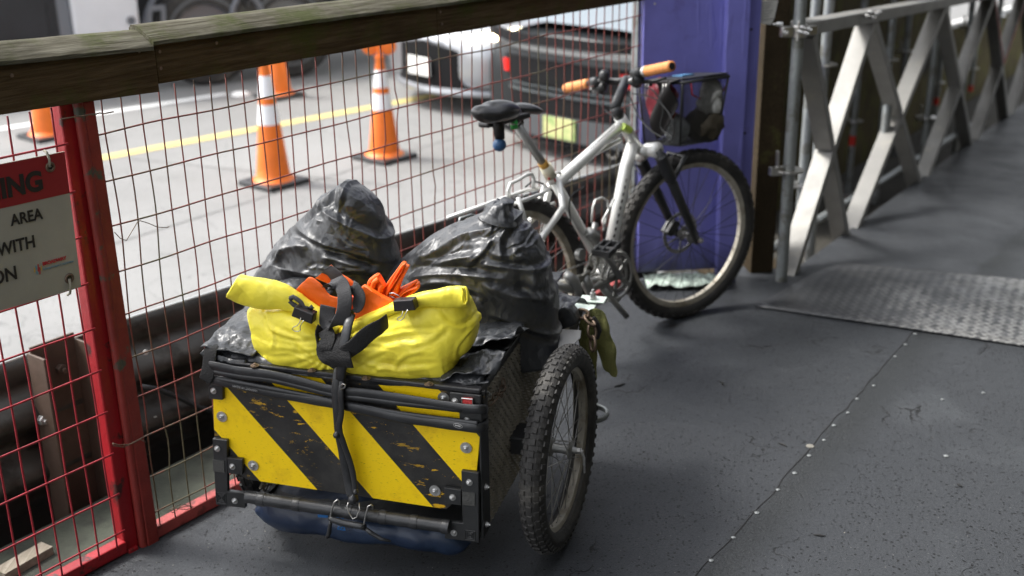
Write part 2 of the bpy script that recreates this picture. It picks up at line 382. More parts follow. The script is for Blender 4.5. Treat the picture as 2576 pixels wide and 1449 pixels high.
M_greyweb = mat('grey webbing', (.045, .045, .048), .75, var=.15, vs=50, bump=.5, bs=420)
M_blkweb = mat('black woven strap', (.014, .014, .015), .7, var=.2, vs=60, bump=.8, bs=320)
M_blue = mat('navy dry bag fabric', (.012, .024, .055), .42, var=.3, vs=4, bump=.3, bs=12, col2=(.018, .034, .07), c2s=6)
M_bluetxt = mat('blue print', (.01, .12, .35), .5)
M_towel = mat('olive green towel', (.27, .27, .09), .95, var=.2, vs=12, bump=1., bs=260, col2=(.14, .15, .045), c2s=8)
M_meshst = mat('expanded steel mesh', (.26, .24, .2), .5, metal=.5, var=.3, vs=20)
M_frame = mat('silver bicycle paint', (.74, .74, .71), .32, metal=.3, var=.06, vs=10, coat=.3)
M_greyfr = mat('grey bicycle metal', (.28, .28, .27), .4, metal=.6, var=.15, vs=14)
M_grip = mat('tan rubber grip', (.62, .24, .07), .6, var=.1, vs=20)
M_saddle = mat('black vinyl saddle', (.02, .02, .021), .33, var=.2, vs=20)
M_glass = mat('dark car glass', (.03, .035, .04), .06, spec=1.)
M_redlens = mat('red lens', (.5, .01, .01), .2, coat=.5)
M_cream = mat('cream plastic', (.6, .56, .42), .5)
M_green = mat('green rubber', (.03, .35, .06), .5)
M_rust = mat('rusted chain steel', (.17, .12, .085), .5, metal=.5, var=.35, vs=40, bump=.2, bs=120)
def hazard():
    m = mat('yellow and black hazard board', (.9, .6, .002), .45, bump=.06, bs=60); n, l, b = nodes(m)
    tc = n.new('ShaderNodeTexCoord'); sp = n.new('ShaderNodeSeparateXYZ'); l.new(tc.outputs['Object'], sp.inputs[0])
    x0 = math_(m, 'ADD', math_(m, 'ADD', sp.outputs[0], math_(m, 'MULTIPLY', sp.outputs[2], .87)), -.348+.743+3.07)
    fr = math_(m, 'FRACT', math_(m, 'DIVIDE', x0, .307)); blk = math_(m, 'GREATER_THAN', fr, .515)
    mp = n.new('ShaderNodeMapping'); mp.inputs['Scale'].default_value = (1, 1, 3.5); mp.inputs['Rotation'].default_value = (0, .25, 0); l.new(tc.outputs['Object'], mp.inputs[0])
    s1 = tex(m, 'Noise', 16, mp.outputs[0], Detail=9.0, Roughness=.75); s2 = tex(m, 'Noise', 3.2, Detail=2.0)
    chip = math_(m, 'MULTIPLY', mr(m, s1.outputs[0], .58, .595), mr(m, s2.outputs[0], .42, .54))
    gr = tex(m, 'Noise', 10, Detail=8.0, Roughness=.7); gr2 = tex(m, 'Noise', 90, mp.outputs[0], Detail=5.0)
    yel = mixrgb(m, math_(m, 'MULTIPLY', mr(m, gr.outputs[0], .52, .72), .6), (1., .68, .001), (.62, .34, .01))
    yel = mixrgb(m, math_(m, 'MULTIPLY', mr(m, gr2.outputs[0], .62, .7), .6), yel, (.1, .06, .02))
    bl = mixrgb(m, mr(m, gr.outputs[0], .4, .7), (.014, .014, .014), (.045, .043, .04))
    sc = tex(m, 'Noise', 55, mp.outputs[0], Detail=6.0, Roughness=.8); bl = mixrgb(m, math_(m, 'MULTIPLY', mr(m, sc.outputs[0], .66, .7), .5), bl, (.25, .24, .2))
    bl = mixrgb(m, chip, bl, (.7, .4, .01)); setcol(m, mixrgb(m, blk, yel, bl)); return m
M_haz = hazard()
def checker():
    m = mat('checker plate steel', (.048, .05, .054), .48, metal=.35, var=.2, vs=6, rvar=.1); n, l, b = nodes(m)
    tc = n.new('ShaderNodeTexCoord'); hts = []
    for ang, off in ((.7854, 0), (-.7854, .5)):
        mp = n.new('ShaderNodeMapping'); mp.inputs['Rotation'].default_value = (0, 0, ang); mp.inputs['Scale'].default_value = (34, 34, 34); l.new(tc.outputs['Object'], mp.inputs[0])
        sp = n.new('ShaderNodeSeparateXYZ'); l.new(mp.outputs[0], sp.inputs[0])
        fy = math_(m, 'SUBTRACT', math_(m, 'FRACT', sp.outputs[1]), .5); row = math_(m, 'FLOOR', sp.outputs[1])
        fx = math_(m, 'SUBTRACT', math_(m, 'FRACT', math_(m, 'ADD', math_(m, 'MULTIPLY', sp.outputs[0], .5), math_(m, 'ADD', math_(m, 'MULTIPLY', row, .5), off))), .5)
        e = math_(m, 'ADD', math_(m, 'POWER', math_(m, 'MULTIPLY', fx, 2.9), 2), math_(m, 'POWER', math_(m, 'MULTIPLY', fy, 5.2), 2))
        hts.append(mr(m, e, 1.1, .7))
    h = math_(m, 'MAXIMUM', hts[0], hts[1]); sp0 = n.new('ShaderNodeSeparateXYZ'); l.new(tc.outputs['Object'], sp0.inputs[0])
    h = math_(m, 'MULTIPLY', h, mr(m, math_(m, 'ADD', sp0.outputs[0], math_(m, 'MULTIPLY', tex(m, 'Noise', 3).outputs[0], .25)), .18, .48)); ns = tex(m, 'Noise', 2.1, Detail=7.0, Roughness=.7); nf = tex(m, 'Noise', 40, Detail=6.0)
    sp2 = n.new('ShaderNodeSeparateXYZ'); l.new(tc.outputs['Object'], sp2.inputs[0])
    wear = mr(m, math_(m, 'ADD', ns.outputs[0], math_(m, 'MULTIPLY', sp2.outputs[0], .34)), .62, .88)
    wm = math_(m, 'MULTIPLY', wear, mr(m, nf.outputs[0], .42, .58))
    c = mixrgb(m, math_(m, 'MULTIPLY', h, math_(m, 'ADD', math_(m, 'MULTIPLY', wear, .6), .12)), getcol(m), (.33, .33, .32))
    c = mixrgb(m, math_(m, 'MULTIPLY', wm, .75), c, (.30, .30, .29)); setcol(m, c)
    setbump(m, math_(m, 'MULTIPLY', h, 1.), .9, .004); return m
M_check = checker()

# ------------------------------------------------------------------ frames of reference
Fn = Frame((-.994, 2.686, 0), 37.13)           # fence: y along it, x towards the walkway
Tf = Frame(ground(1991, 703), 30.9, pitch=-4.1)  # truss and ramp
Pf = Frame((.534, 4.703, 0), -7)
ROADZ = -.45

# ------------------------------------------------------------------ setting
def flat(p, z): return V((p.x, p.y, z))
b = MB(); b.add([flat(Fn(-.3, -90, 0), ROADZ), flat(Fn(-.3, 2.75, 0), ROADZ), flat(Tf(-.95, 1.6, 0), ROADZ), flat(Tf(-.95, 200, 0), ROADZ), flat(Fn(-200, 200, 0), ROADZ), flat(Fn(-200, -90, 0), ROADZ)], [(0, 1, 2, 3, 4, 5)])
tag(obj('road', b, M_road), 'pale grey concrete roadway beyond the fence', 'road', kind='structure')
def stripe(pts, wd, z, name, m, label):
    bb = MB()
    for p, q in zip(pts, pts[1:]):
        p, q = V(p), V(q); t = (q-p).normalized(); n_ = V((-t.y, t.x, 0))*wd/2
        bb.add([p-n_, q-n_, q+n_, p+n_], [(0, 1, 2, 3)])
    for v_ in bb.v: v_.z = z
    return tag(obj(name, bb, m), label, 'road line', kind='structure')
def ext(a, b_, k0, k1): d = (b_-a); return a-d*k0, b_+d*k1
y1, y2 = ground(165, 415, ROADZ), ground(1000, 258, ROADZ)
stripe(ext(y1, y2, .8, 6), .15, ROADZ+.004, 'lane_line', M_yellow, 'yellow centre line painted along the road')
w1, w2 = ground(0, 325, ROADZ), ground(560, 238, ROADZ)
stripe(ext(w1, w2, .8, .02), .11, ROADZ+.004, 'lane_line', M_white, 'solid white line nearest the truck wheels')
w3, w4 = ground(905, 186, ROADZ), ground(935, 182, ROADZ)
for (a, c_) in (((380, 258), (905, 305)),):
    pass
jm = mat('dark joint sealant', (.16, .16, .155), .9)
for k, (a, c_) in enumerate((((250, 625), (1290, 300)), ((330, 400), (1010, 470)), ((0, 470), (240, 560)))):
    p, q = ground(*a, ROADZ), ground(*c_, ROADZ)
    stripe((p, q), .018, ROADZ+.003, 'road_joint', jm, ['long straight joint in the concrete behind the wire fence', 'concrete joint crossing the road at the foot of the cones', 'concrete joint in the road beside the warning sign'][k])
b = MB()
for px, py, r_ in ((605, 239, .07), ):
    c_ = ground(px, py, ROADZ); b.lathe(c_+V((0, 0, .004)), (0, 0, 1), [(.09, 0), (.07, .02), (0, .022)], 16)
tag(obj('road_marker', b, M_white), 'small round white lane marker past the end of the white line', 'marker')

b = MB(); b.add([(-300, -100, -3.2), (300, -100, -3.2), (300, 400, -3.2), (-300, 400, -3.2)], [(0, 1, 2, 3)])
tag(obj('ground', b, mat('dark excavation soil', (.04, .034, .025), .95, var=.4, vs=.5)), 'dark soil far below the walkway', 'ground', kind='structure')
# lower ledge behind the fence, with a dark trench under the guardrail
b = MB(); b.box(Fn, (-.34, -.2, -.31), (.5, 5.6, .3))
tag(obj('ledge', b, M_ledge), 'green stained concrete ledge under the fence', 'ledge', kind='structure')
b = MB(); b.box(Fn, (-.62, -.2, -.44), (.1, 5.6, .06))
tag(obj('shade_strip', b, mat('dark trench shade', (.012, .012, .011), .9)), 'dark strip for the shade beneath the guardrail', 'ground', kind='structure')  # black strip puts the shade below the guardrail into colour
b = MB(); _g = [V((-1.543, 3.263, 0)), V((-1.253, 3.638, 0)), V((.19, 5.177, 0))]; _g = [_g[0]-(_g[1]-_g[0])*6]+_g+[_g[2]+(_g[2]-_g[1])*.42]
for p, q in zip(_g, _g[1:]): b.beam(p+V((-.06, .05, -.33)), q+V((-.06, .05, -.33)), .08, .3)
tag(obj('shade_kerb', b, mat('shade dark concrete kerb', (.018, .017, .015), .9)), 'dark kerb coloured for the shade under the guardrail', 'kerb', kind='structure')  # near-black backing stands in for the trench darkness under the guardrail
b = MB(); b.beam(ground(0, 1449, -.15), ground(120, 1380, -.15), .05, .03)
b2 = b
tag(obj('timber_strip', b, wood_mat('pale split timber', (.3, .27, .22), (.2, .17, .13), (.1, .1, .06), .6, .7)), 'pale wooden strip lying on the ledge at the bottom left corner', 'timber')

# deck and ramp
HS = .12
h0 = Tf(-.02, HS, 0)
tdir = V((math.sin(R(30.9)), math.cos(R(30.9)), 0)); tr = V((math.cos(R(30.9)), -math.sin(R(30.9)), 0))
H0 = V((h0.x, h0.y, 0)); H1 = H0+tr*7; f_a = Fn(-.045, -5, 0); f_b = Fn(-.045, 2.5, 0)
L = [f_a, f_b, V((.56, 4.78, 0)), V((.98, 4.93, 0)), H0, H1, H1-tdir*9, f_a+V((4, -4, 0))]
b = MB(); b.prism([p-V((0, 0, .05)) for p in L], (0, 0, .05))
tag(obj('walkway_deck', b, M_deck), 'dark wet rubber surfaced walkway deck', 'walkway', kind='structure')
b = MB(); q = [Tf(-.03, HS, 0), Tf(7, HS, 0), Tf(7, 16, 0), Tf(-.03, 16, 0)]; dz = -q[0].z
b.prism([p+V((0, 0, dz-.05)) for p in q], (0, 0, .05))
tag(obj('walkway_ramp', b, M_deck), 'dark rubber walkway sloping down beyond the metal plate', 'walkway', kind='structure')
b = MB()     # dark ground under the ramp and truss
b.box(Tf, (-.47, 12.5, -.36), (.9, 25, .1))
tag(obj('trench_floor', b, mat('dark damp soil', (.03, .027, .02), .95, bump=.5, bs=20, var=.4)), 'dark damp ground below the truss', 'ground', kind='structure')

# checker plate laid over the hinge
pn0, pn1 = ground(1900, 771, .006), ground(2576, 871, .006)
dn = (pn1-pn0).normalized(); pnE = pn0+dn*2.2
pf0 = ground(2110, 656, .004); df = (ground(2576, 692, .0)-pf0).normalized(); pfE = pf0+df*2.2
PlF = Frame(pn0, math.degrees(math.atan2(dn.x, dn.y))-90)
rt = thing('metal_plate', 'grey checker pattern steel plate lying across the walkway where the ramp begins', 'metal plate', PlF)
b = MB(); n_ = 30
def pl(u, v_):
    p = pn0.lerp(pnE, u).lerp(pf0.lerp(pfE, u), v_); s = Tf.loc(V((p.x, p.y, 0))).y
    ds = (V((p.x, p.y, 0))-H0).dot(tdir); p.z = .008+(-max(ds, 0)*math.tan(R(4.1)))+.004*noise.noise(p*2.5); return p
b.grid(pl, 40, 16)
obj('plate', b, M_check, rt, smooth='all', solid=.005)
# domed nails along the seam of the decking
nb = MB(); nb.lathe((0, 0, 0), (0, 0, 1), [(.0068, 0), (.0066, .001), (.005, .002), (0, .0024)], 14)
nails = [(1789, 1410), (1845, 1352), (1904, 1290), (1957, 1232), (1999, 1190), (2036, 1146), (2073, 1107), (2098, 1070), (2133, 1038), (2156, 1003), (2198, 970), (2252, 897), (2278, 867), (2302, 840), (2345, 925), (2474, 988), (2600, 1110), (2380, 1147), (2170, 868), (2316, 1449)]
nail0 = None
M_nail = mat('galvanised nail head', (.25, .265, .265), .5, metal=.4, var=.2, vs=300)
nails[14] = (2371, 1005)
for k, (px, py) in enumerate(nails[:18]):
    p = ground(px, py, .0015)
    if nail0 is None: nail0 = obj('deck_nail', nb, M_nail, smooth=True); o = nail0
    else: o = nail0.copy(); COL.objects.link(o)
    o.location = p; s_ = random.uniform(.85, 1.15); o.scale = (s_, s_, 1)
    tag(o, 'small round galvanised nail head set in the dark walkway deck', 'nail', 'galvanised nail heads in the walkway deck')
b = MB(); b.lathe(ground(2038, 1122, .001), (0, 0, 1), [(.013, 0), (.012, .001), (0, .0015)], 9)
tag(obj('paper_scrap', b, mat('pale gum', (.2, .19, .165), .9)), 'pale round gum spot beside the seam nails', 'litter')
# rubber seam lip
sp_ = [ground(*q, .0) for q in ((1700, 1500), (1800, 1398), (1960, 1220), (2110, 1045), (2290, 845), (2310, 825))]
b = MB()
for i in range(60):
    pass
fine = []
for a_, c_ in zip(sp_, sp_[1:]):
    for t in range(14): fine.append(a_.lerp(c_, t/14))
fine = [p+V((noise.noise(p*9)*.012, noise.noise(p*9+V((5, 5, 5)))*.012, .001)) for p in fine]
b.tube([p+V((0, 0, -.0008)) for p in fine], .0016, 5)
tag(obj('deck_seam', b, M_black), 'thin dark seam line running along the deck', 'seam', kind='structure')
b = MB()
for px, py, rr, sd2 in ((2062, 1348, .008, 9), (1560, 970, .015, 4), (2412, 1222, .008, 5), (1815, 965, .018, 8), (1970, 1120, .014, 2)):
    c_ = ground(px, py, .001); ln = [c_+V((math.cos(sd2)*t*rr*2+noise.noise(c_+V((t*3, sd2, 0)))*.01, math.sin(sd2)*t*rr, .002)) for t in (-1, -.5, 0, .5, 1)]
    b.tube(ln, [.001, .003, .0035, .003, .001], 6)
tag(obj('debris', b, mat('torn black rubber crumbs', (.02, .02, .02), .8)), 'scattered twigs and torn crumbs on the deck', 'litter', kind='stuff')
b = MB(); rnd = random.Random(3)
for i in range(420):
    s_, e = rnd.uniform(-.6, 2.3), abs(rnd.gauss(0, .13)); p = Fn(.02+e, s_, .002); r_ = rnd.uniform(.0012, .004)
    b.add([p+V((rnd.uniform(-1, 1)*r_, rnd.uniform(-1, 1)*r_, rnd.uniform(0, 1)*r_)) for _ in range(4)], [(0, 1, 2), (0, 2, 3), (0, 3, 1), (1, 3, 2)], 0 if rnd.random() < .8 else 1)
for i in range(500):
    p = ground(rnd.uniform(420, 2576), rnd.uniform(800, 1449), .001); r_ = rnd.uniform(.0008, .0022)
    b.add([p+V((rnd.uniform(-1, 1)*r_, rnd.uniform(-1, 1)*r_, rnd.uniform(0, 1)*r_)) for _ in range(4)], [(0, 1, 2), (0, 2, 3), (0, 3, 1), (1, 3, 2)], 0 if rnd.random() < .75 else 1)
tag(obj('grit', b, [mat('dark grit', (.03, .028, .025), .9), mat('pale grit', (.3, .28, .24), .9)]), 'loose grit along the foot of the fence', 'grit', kind='stuff')

# unseen canopy above the frame, shaped to shade the walkway
rt = thing('shade_canopy', 'unseen plywood canopy roof shaped to shade the walkway', 'canopy', Frame(Fn(0, 0, 2.7), 37.13))
b = MB(); b.box(Fn, (2.0, 8.4, 2.76), (4.2, 10.8, .03)); b.box(Fn, (3.0, -.6, 2.765), (2.6, 7.2, .03)); obj('roof_panel', b, M_ply, rt)
for s in range(4, 13):
    b = MB(); b.box(Fn, (2.0, s+.2, 2.70), (3.9, .05, .09)); obj('joist', b, M_brownwood, rt)
rt = thing('side_light_blocker', 'unseen dark wall added to cut reflections from the right', 'hoarding', Frame(Fn(4.3, 3, 0), 37.13))  # unseen wall, added to cut reflections from right and behind
b = MB(); b.box(Fn, (4.3, 3.5, 1.2), (.03, 16, 3.1)); obj('plywood_sheet', b, M_ply, rt)

# ------------------------------------------------------------------ wooden handrails
def cap_board(s0, s1, zf, x1=.006):
    b = MB(); prof = [(x1, 0), (x1, .009), (x1-.004, .013), (x1-.052, .039), (x1-.060, .042), (x1-.084, .042), (x1-.092, .034), (x1-.092, 0)]
    n = 60; vs = []
    for i in range(n+1):
        s = s0+(s1-s0)*i/n
        for x, zz in prof:
            p = Fn(x, s, zf(s)+zz); k = noise.noise(p*6)*.0014+noise.noise(p*22)*.0009; vs.append(p+V((k, k, k)))
    m_ = len(prof); fs = [(i*m_+j, (i+1)*m_+j, (i+1)*m_+(j+1) % m_, i*m_+(j+1) % m_) for i in range(n) for j in range(m_)]
    fs += [tuple(range(m_)), tuple(n*m_+j for j in range(m_))[::-1]]
    b.add(vs, fs); return b
def face_board(s0, s1, z0, z1, x=0.):
    b = MB(); n = 40; vs = []
    for i in range(n+1):
        s = s0+(s1-s0)*i/n
        for xx, zz in ((x, z0(s)), (x, z1(s)), (x-.038, z1(s)), (x-.038, z0(s))):
            p = Fn(xx, s, zz); k = noise.noise(p*5)*.0018; vs.append(p+V((0, 0, k)))
    fs = [(i*4+j, (i+1)*4+j, (i+1)*4+(j+1) % 4, i*4+(j+1) % 4) for i in range(n) for j in range(4)]+[(0, 1, 2, 3), (n*4+3, n*4+2, n*4+1, n*4)]
    b.add(vs, fs); return b
zL = lambda s: 1.297-.05*(s-.227)
zR = lambda s: 1.3125-.0205*s
bL = lambda s: 1.194-.044*(s-.234)
bR = lambda s: 1.212-.0150*(s-.24)
rt = thing('wooden_handrail', 'lower mossy handrail section at the left end above the warning sign', 'handrail', Frame(Fn(0, -.5, 1.2), 37.13), 'wooden handrail sections on the fence')
obj('cap_board', cap_board(-1.6, .228, zL, .010), M_cap, rt, smooth=True)
obj('face_board', face_board(-1.6, .236, bL, lambda s: zL(s)-.002), M_board, rt, bevel=.002)
rt2 = thing('wooden_handrail', 'long mossy handrail section overlapping the lower one and ending at the purple post', 'handrail', Frame(Fn(0, 1.3, 1.2), 37.13), 'wooden handrail sections on the fence')
obj('cap_board', cap_board(.2295, 2.56, zR, .008), M_cap, rt2, smooth=True)
obj('face_board', face_board(.239, 1.287, bR, lambda s: zR(s)-.002, -.004), M_board, rt2, bevel=.002)
obj('face_board', face_board(1.2895, 2.57, bR, lambda s: zR(s)-.002, -.003), M_board, rt2, bevel=.002)
def nail_heads(root, pts):
    for px, py, dark in pts:
        b = MB(); p = Fn.at(px, py, 'x', .002); b.lathe(p, Fn.d(1, 0, 0), [(.0045, 0), (.004, .001), (0, .0012)], 8); obj('nail_head', b, M_rust, root)
nail_heads(rt, [(350, 258/2+0, 0), (30, 190, 0)]); nail_heads(rt2, [(402, 130, 0), (405, 172, 0), (545, 108, 0), (1112, 60, 0), (1108, 30, 0)])
b = MB(); p = Fn.at(1633, 8, 'x', .0); b.hexbolt(p, Fn.d(1, 0, 0), .009, .008, .014); b.tube([p, p+Fn.d(.03, 0, 0)], .004, 8)
obj('end_bolt', b, M_bolt, rt2)

# ------------------------------------------------------------------ fence panels
def wires(root, s0, s1, step, zs, zlo, zhi, mm, jit=.0028, rad=.0024, seed=0, x=-.03, kink=()):
    b = MB(); rn = random.Random(seed); s = s0; k = 0
    while s < s1:
        amp = jit*rn.uniform(.3, 1.6); ph = rn.uniform(0, 9)
        pts = []
        for i in range(25):
            z = zlo+(zhi-zlo)*i/24
            d_ = noise.noise(V((ph, z*4, seed)))*amp*1.8
            for ks, kz, ka in kink:
                if abs(s-ks) < step*.55: d_ += ka*math.exp(-((z-kz)/.03)**2)
            pts.append(Fn(x+noise.noise(V((ph+4, z*3, 1)))*amp, s+d_, z))
        b.tube(pts, rad, 6); s += step; k += 1
    for z in zs:
        n = max(int((s1-s0)/.03), 8); ph = rn.uniform(0, 9)
        pts = [Fn(x+.0042+noise.noise(V((ph, i*.15, 2)))*.002, s0-.03+(s1-s0+.05)*i/n, z+noise.noise(V((ph, i*.11, seed)))*jit*1.6) for i in range(n+1)]
        b.tube(pts, rad*1.05, 6)
    return obj('wire_mesh', b, mm, root, smooth='all')
zs = [1.116, 1.0, .888, .771, .655, .54, .427, .309, .192, .082]
rt = thing('fence_panel', 'bright red framed wire mesh fence panel carrying the warning sign', 'fence panel', Frame(Fn(-.03, -.6, 0), 37.13), 'red wire mesh fence panels')
b = MB(); b.box(Fn, (-.062, .010, .6), (.042, .044, 1.22)); obj('frame_post', b, M_redframe, rt, bevel=.005)
b = MB(); b.box(Fn, (-.05, -.78, .022), (.036, 1.54, .034)); obj('bottom_rail', b, M_redframe, rt, bevel=.004)
b = MB(); b.box(Fn, (-.045, -1.56, .6), (.042, .042, 1.2)); obj('frame_post', b, M_redframe, rt, bevel=.005)
b = MB(); b.box(Fn, (-.055, .008, -.04), (.05, .03, .1)); obj('foot', b, M_redframe, rt, bevel=.004)
wires(rt, -1.54, -.034, .0535, [z-.004 for z in zs], .03, 1.2, M_redwire, .002, .0026, 3)
rt = thing('fence_panel', 'long rusty red wire mesh fence panel running behind the bicycle to the purple post', 'fence panel', Frame(Fn(-.03, 1.3, 0), 37.13), 'red wire mesh fence panels')
b = MB(); b.tube([Fn(-.03, .028, 1.2), Fn(-.03, .036, .6), Fn(-.035, .040, 0)], .012, 14); obj('round_post', b, M_oldred, rt, smooth=True)
b = MB(); b.hexa([Fn(*p) for p in ((-.05, .046, -.02), (-.02, .046, -.02), (-.02, .082, -.02), (-.05, .082, -.02), (-.05, .036, 1.2), (-.02, .036, 1.2), (-.02, .066, 1.2), (-.05, .066, 1.2))]); obj('flat_post', b, M_oldred, rt, bevel=.003)
b = MB(); b.box(Fn, (-.045, 1.31, .02), (.036, 2.46, .036)); obj('bottom_rail', b, M_palered, rt, bevel=.004)
b = MB(); b.box(Fn, (-.045, 2.545, .6), (.03, .022, 1.2)); obj('frame_post', b, M_galv, rt, bevel=.003)
wires(rt, .094, 2.53, .0535, zs, .03, 1.2, M_rustwire, .0045, .0021, 5, kink=((.15, .25, .012), (.68, .5, .01), (1.05, .85, -.012), (1.1, 1.0, .012), (1.26, .7, .01)))
# loose tie wires
b = MB()
def sq(pts, x=.0): return [Fn.at(px, py, 'x', x) for px, py in pts]
b.tube(sq([(233, 290), (250, 284), (262, 286), (275, 283), (286, 281)]), .0016, 6); b.tube(sq([(152, 300), (180, 295), (215, 290), (240, 286)], .004), .0016, 6)
tag(obj('tie_wire', b, M_rust, smooth='all'), 'dark twisted tie wire end sticking out just under the handrail at the red posts', 'tie wire', 'loose tie wires on the fence')
b = MB(); b.tube(sq([(288, 584), (303, 600), (318, 605), (330, 585), (345, 560), (352, 555), (358, 557), (375, 562), (395, 571), (420, 573), (426, 569)], -.02), .0011, 6)
tag(obj('tie_wire', b, M_rust, smooth='all'), 'thin curled tie wire hanging in the mesh right of the red posts', 'tie wire', 'loose tie wires on the fence')
b = MB(); b.tube(sq([(284, 1115), (300, 1120), (325, 1118), (345, 1108), (360, 1100), (382, 1090)], .01), .0016, 6); b.tube(sq([(284, 1115), (286, 1121), (310, 1125), (340, 1112), (352, 1105), (366, 1112)], .012), .0014, 6)
tag(obj('tie_wire', b, M_rust, smooth='all'), 'rusty tie wire wrapped round the red posts at knee height', 'tie wire', 'loose tie wires on the fence')
b = MB(); b.tube(sq([(424, 1284), (440, 1275), (455, 1268), (450, 1280), (433, 1290), (428, 1284), (452, 1277), (480, 1272), (486, 1274), (470, 1282), (445, 1280), (462, 1268), (484, 1276)], .0), .0011, 6)
tag(obj('tie_wire', b, M_rust, smooth='all'), 'tangled rusty wire nest on the bottom rail near the cart', 'tie wire', 'loose tie wires on the fence')

# ------------------------------------------------------------------ text
def text(root, name, s, p, xd, yd, size, m, align='LEFT', depth=.0006, bold=0., xs=1.):
    cu = bpy.data.curves.new(name, 'FONT'); cu.body = s; cu.size = size; cu.align_x = align; cu.extrude = depth; cu.offset = bold
    t = bpy.data.objects.new('tmp', cu); COL.objects.link(t)
    xd = V(xd).normalized(); yd = V(yd).normalized(); zd = xd.cross(yd).normalized(); p = V(p)
    t.matrix_world = Matrix(((xd.x*xs, yd.x, zd.x, p.x), (xd.y*xs, yd.y, zd.y, p.y), (xd.z*xs, yd.z, zd.z, p.z), (0, 0, 0, 1)))
    me = bpy.data.meshes.new_from_object(t); mw = t.matrix_world.copy()
    b = MB(); b.add([mw @ v_.co for v_ in me.vertices], [tuple(pl_.vertices) for pl_ in me.polygons])
    bpy.data.objects.remove(t); return obj(name, b, m, root)

# ------------------------------------------------------------------ warning sign
SX = .004
tr_, br_, bl_ = Fn.at(152, 383, 'x', SX), Fn.at(205, 722, 'x', SX), Fn.at(0, 783, 'x', SX)
xd = (br_-bl_).normalized(); yd = Fn.d(1, 0, 0).cross(xd).normalized()
if yd.z < 0: yd = -yd
rt = thing('warning_sign', 'red and dirty white warning sign tied to the wire mesh at the left edge', 'sign', Frame(bl_, 37.13))
SW = .62; Hh = (tr_-br_).length; O_ = br_-xd*SW; nrm = Fn.d(1, 0, 0)
def sg(x, y, d=0.): return O_+xd*x+yd*y+nrm*d
band = (Fn.at(168, 487, 'x', SX)-br_).dot(yd)
b = MB(); b.prism([sg(0, 0, -.004), sg(SW, 0, -.004), sg(SW, Hh, -.004), sg(0, Hh, -.004)], nrm*.004); obj('sign_face', b, M_signwhite, rt, bevel=.001)
b = MB(); b.prism([sg(.001, band, 0.0), sg(SW-.001, band, 0), sg(SW-.001, Hh-.001, 0), sg(.001, Hh-.001, 0)], nrm*.0005); obj('red_band', b, M_signred, rt)
def stext(s, px, py, hpx, align='RIGHT', m=M_black, bold=0., xs=1., nm='lettering'):
    p = Fn.at(px, py, 'x', SX); size = hpx*.00094/.7
    text(rt, nm, s, p+nrm*.0012, xd, yd, size, m, align, bold=bold, xs=xs)
stext('WARNING', 110, 475, 46, bold=.0024, xs=.95); stext('AREA', 107, 549, 27, bold=.0007, xs=.88); stext('WITH', 90, 620, 30, bold=.0007, xs=.88); stext('ON', 45, 700, 33, bold=.0007, xs=.9)
stext('BROADWAY', 107, 668, 8.5, 'LEFT', mat('red print', (.45, .02, .03), .6), bold=.0003, xs=.93); stext('Subway Project Corporation', 107, 680, 5.6, 'LEFT', mat('grey blue print', (.2, .3, .34), .6), xs=.92)
lb = MB(); cols = [(.45, .02, .03), (.08, .28, .38), (.55, .35, .05)]
for k, (px, y0, y1_, c_) in enumerate(((86, 673, 685, 2), (90, 668, 678, 1), (95, 664, 683, 0), (99, 672, 690, 0), (92, 682, 690, 1), (103, 668, 679, 2))):
    p = Fn.at(px, y0, 'x', SX)+nrm*.0012; q = Fn.at(px+1, y1_, 'x', SX)+nrm*.0012; lb.beam(p, q, .0022, .0006, nrm, c_)
obj('emblem', lb, [mat('emblem colour', c_, .6) for c_ in cols], rt)
for k, (px, py) in enumerate(((126, 420), (174, 700))):
    p = Fn.at(px, py, 'x', SX); b = MB(); b.ring(p+nrm*.001, nrm, .0085, [(-.003, 0), (0, .0025), (.004, 0)], 20); obj('eyelet', b, M_rust, rt, smooth='all')
    b = MB(); b.lathe(p+nrm*.0008, nrm, [(.006, 0), (0, .0002)], 14); obj('eyelet_hole', b, M_black, rt)
    e = [(126, 420), (124, 400), (118, 384), (110, 378)] if k == 0 else [(174, 702), (178, 720), (176, 738), (170, 742)]
    b = MB(); b.tube([Fn.at(x_, y_, 'x', SX+.006 if j < 3 else -.03) for j, (x_, y_) in enumerate(e)], .003, 7); obj('tie_string', b, mat('dirty string', (.3, .28, .22), .9), rt, smooth='all')

# ------------------------------------------------------------------ guardrail
g0, g1, g2 = V((-1.543, 3.263, .3)), V((-1.253, 3.638, .3)), V((.19, 5.177, .3))
path = [g0-(g1-g0)*6, g0, g1, g2, g2+(g2-g1)*.42]
rt = thing('guardrail', 'dark weathered steel guardrail beam between the fence and the road', 'guardrail', Frame(g1, 40))
prof = [(0, 0), (.004, -.03), (.015, -.06)]+[(.045-.04*math.cos(2*math.pi*k/12), -.075-.19*k/12) for k in range(25)]+[(.004, -.5)]
b = MB(); vs = []
for i, p in enumerate(path):
    t = (path[min(i+1, 4)]-path[max(i-1, 0)]); t.z = 0; t.normalize(); n_ = V((t.y, -t.x, 0))
    vs += [p+n_*x+V((0, 0, z)) for x, z in prof]
m_ = len(prof); b.add(vs, [(i*m_+j, (i+1)*m_+j, (i+1)*m_+j+1, i*m_+j+1) for i in range(4) for j in range(m_-1)])
obj('beam', b, M_guard, rt, smooth='all', solid=.004)
b = MB(); vs = []
for i, p in enumerate(path): vs += [p+V((0, 0, .004)), p+V((-.016, .012, .004))]
b.tube([p+V((-.004, .003, .002)) for p in path], .006, 8); obj('top_edge', b, mat('sky lit steel edge', (.6, .62, .6), .3, metal=.6), rt)  # pale edge colour paints in the sky caught along the beam top
Gf = Frame(g1, 43.1)
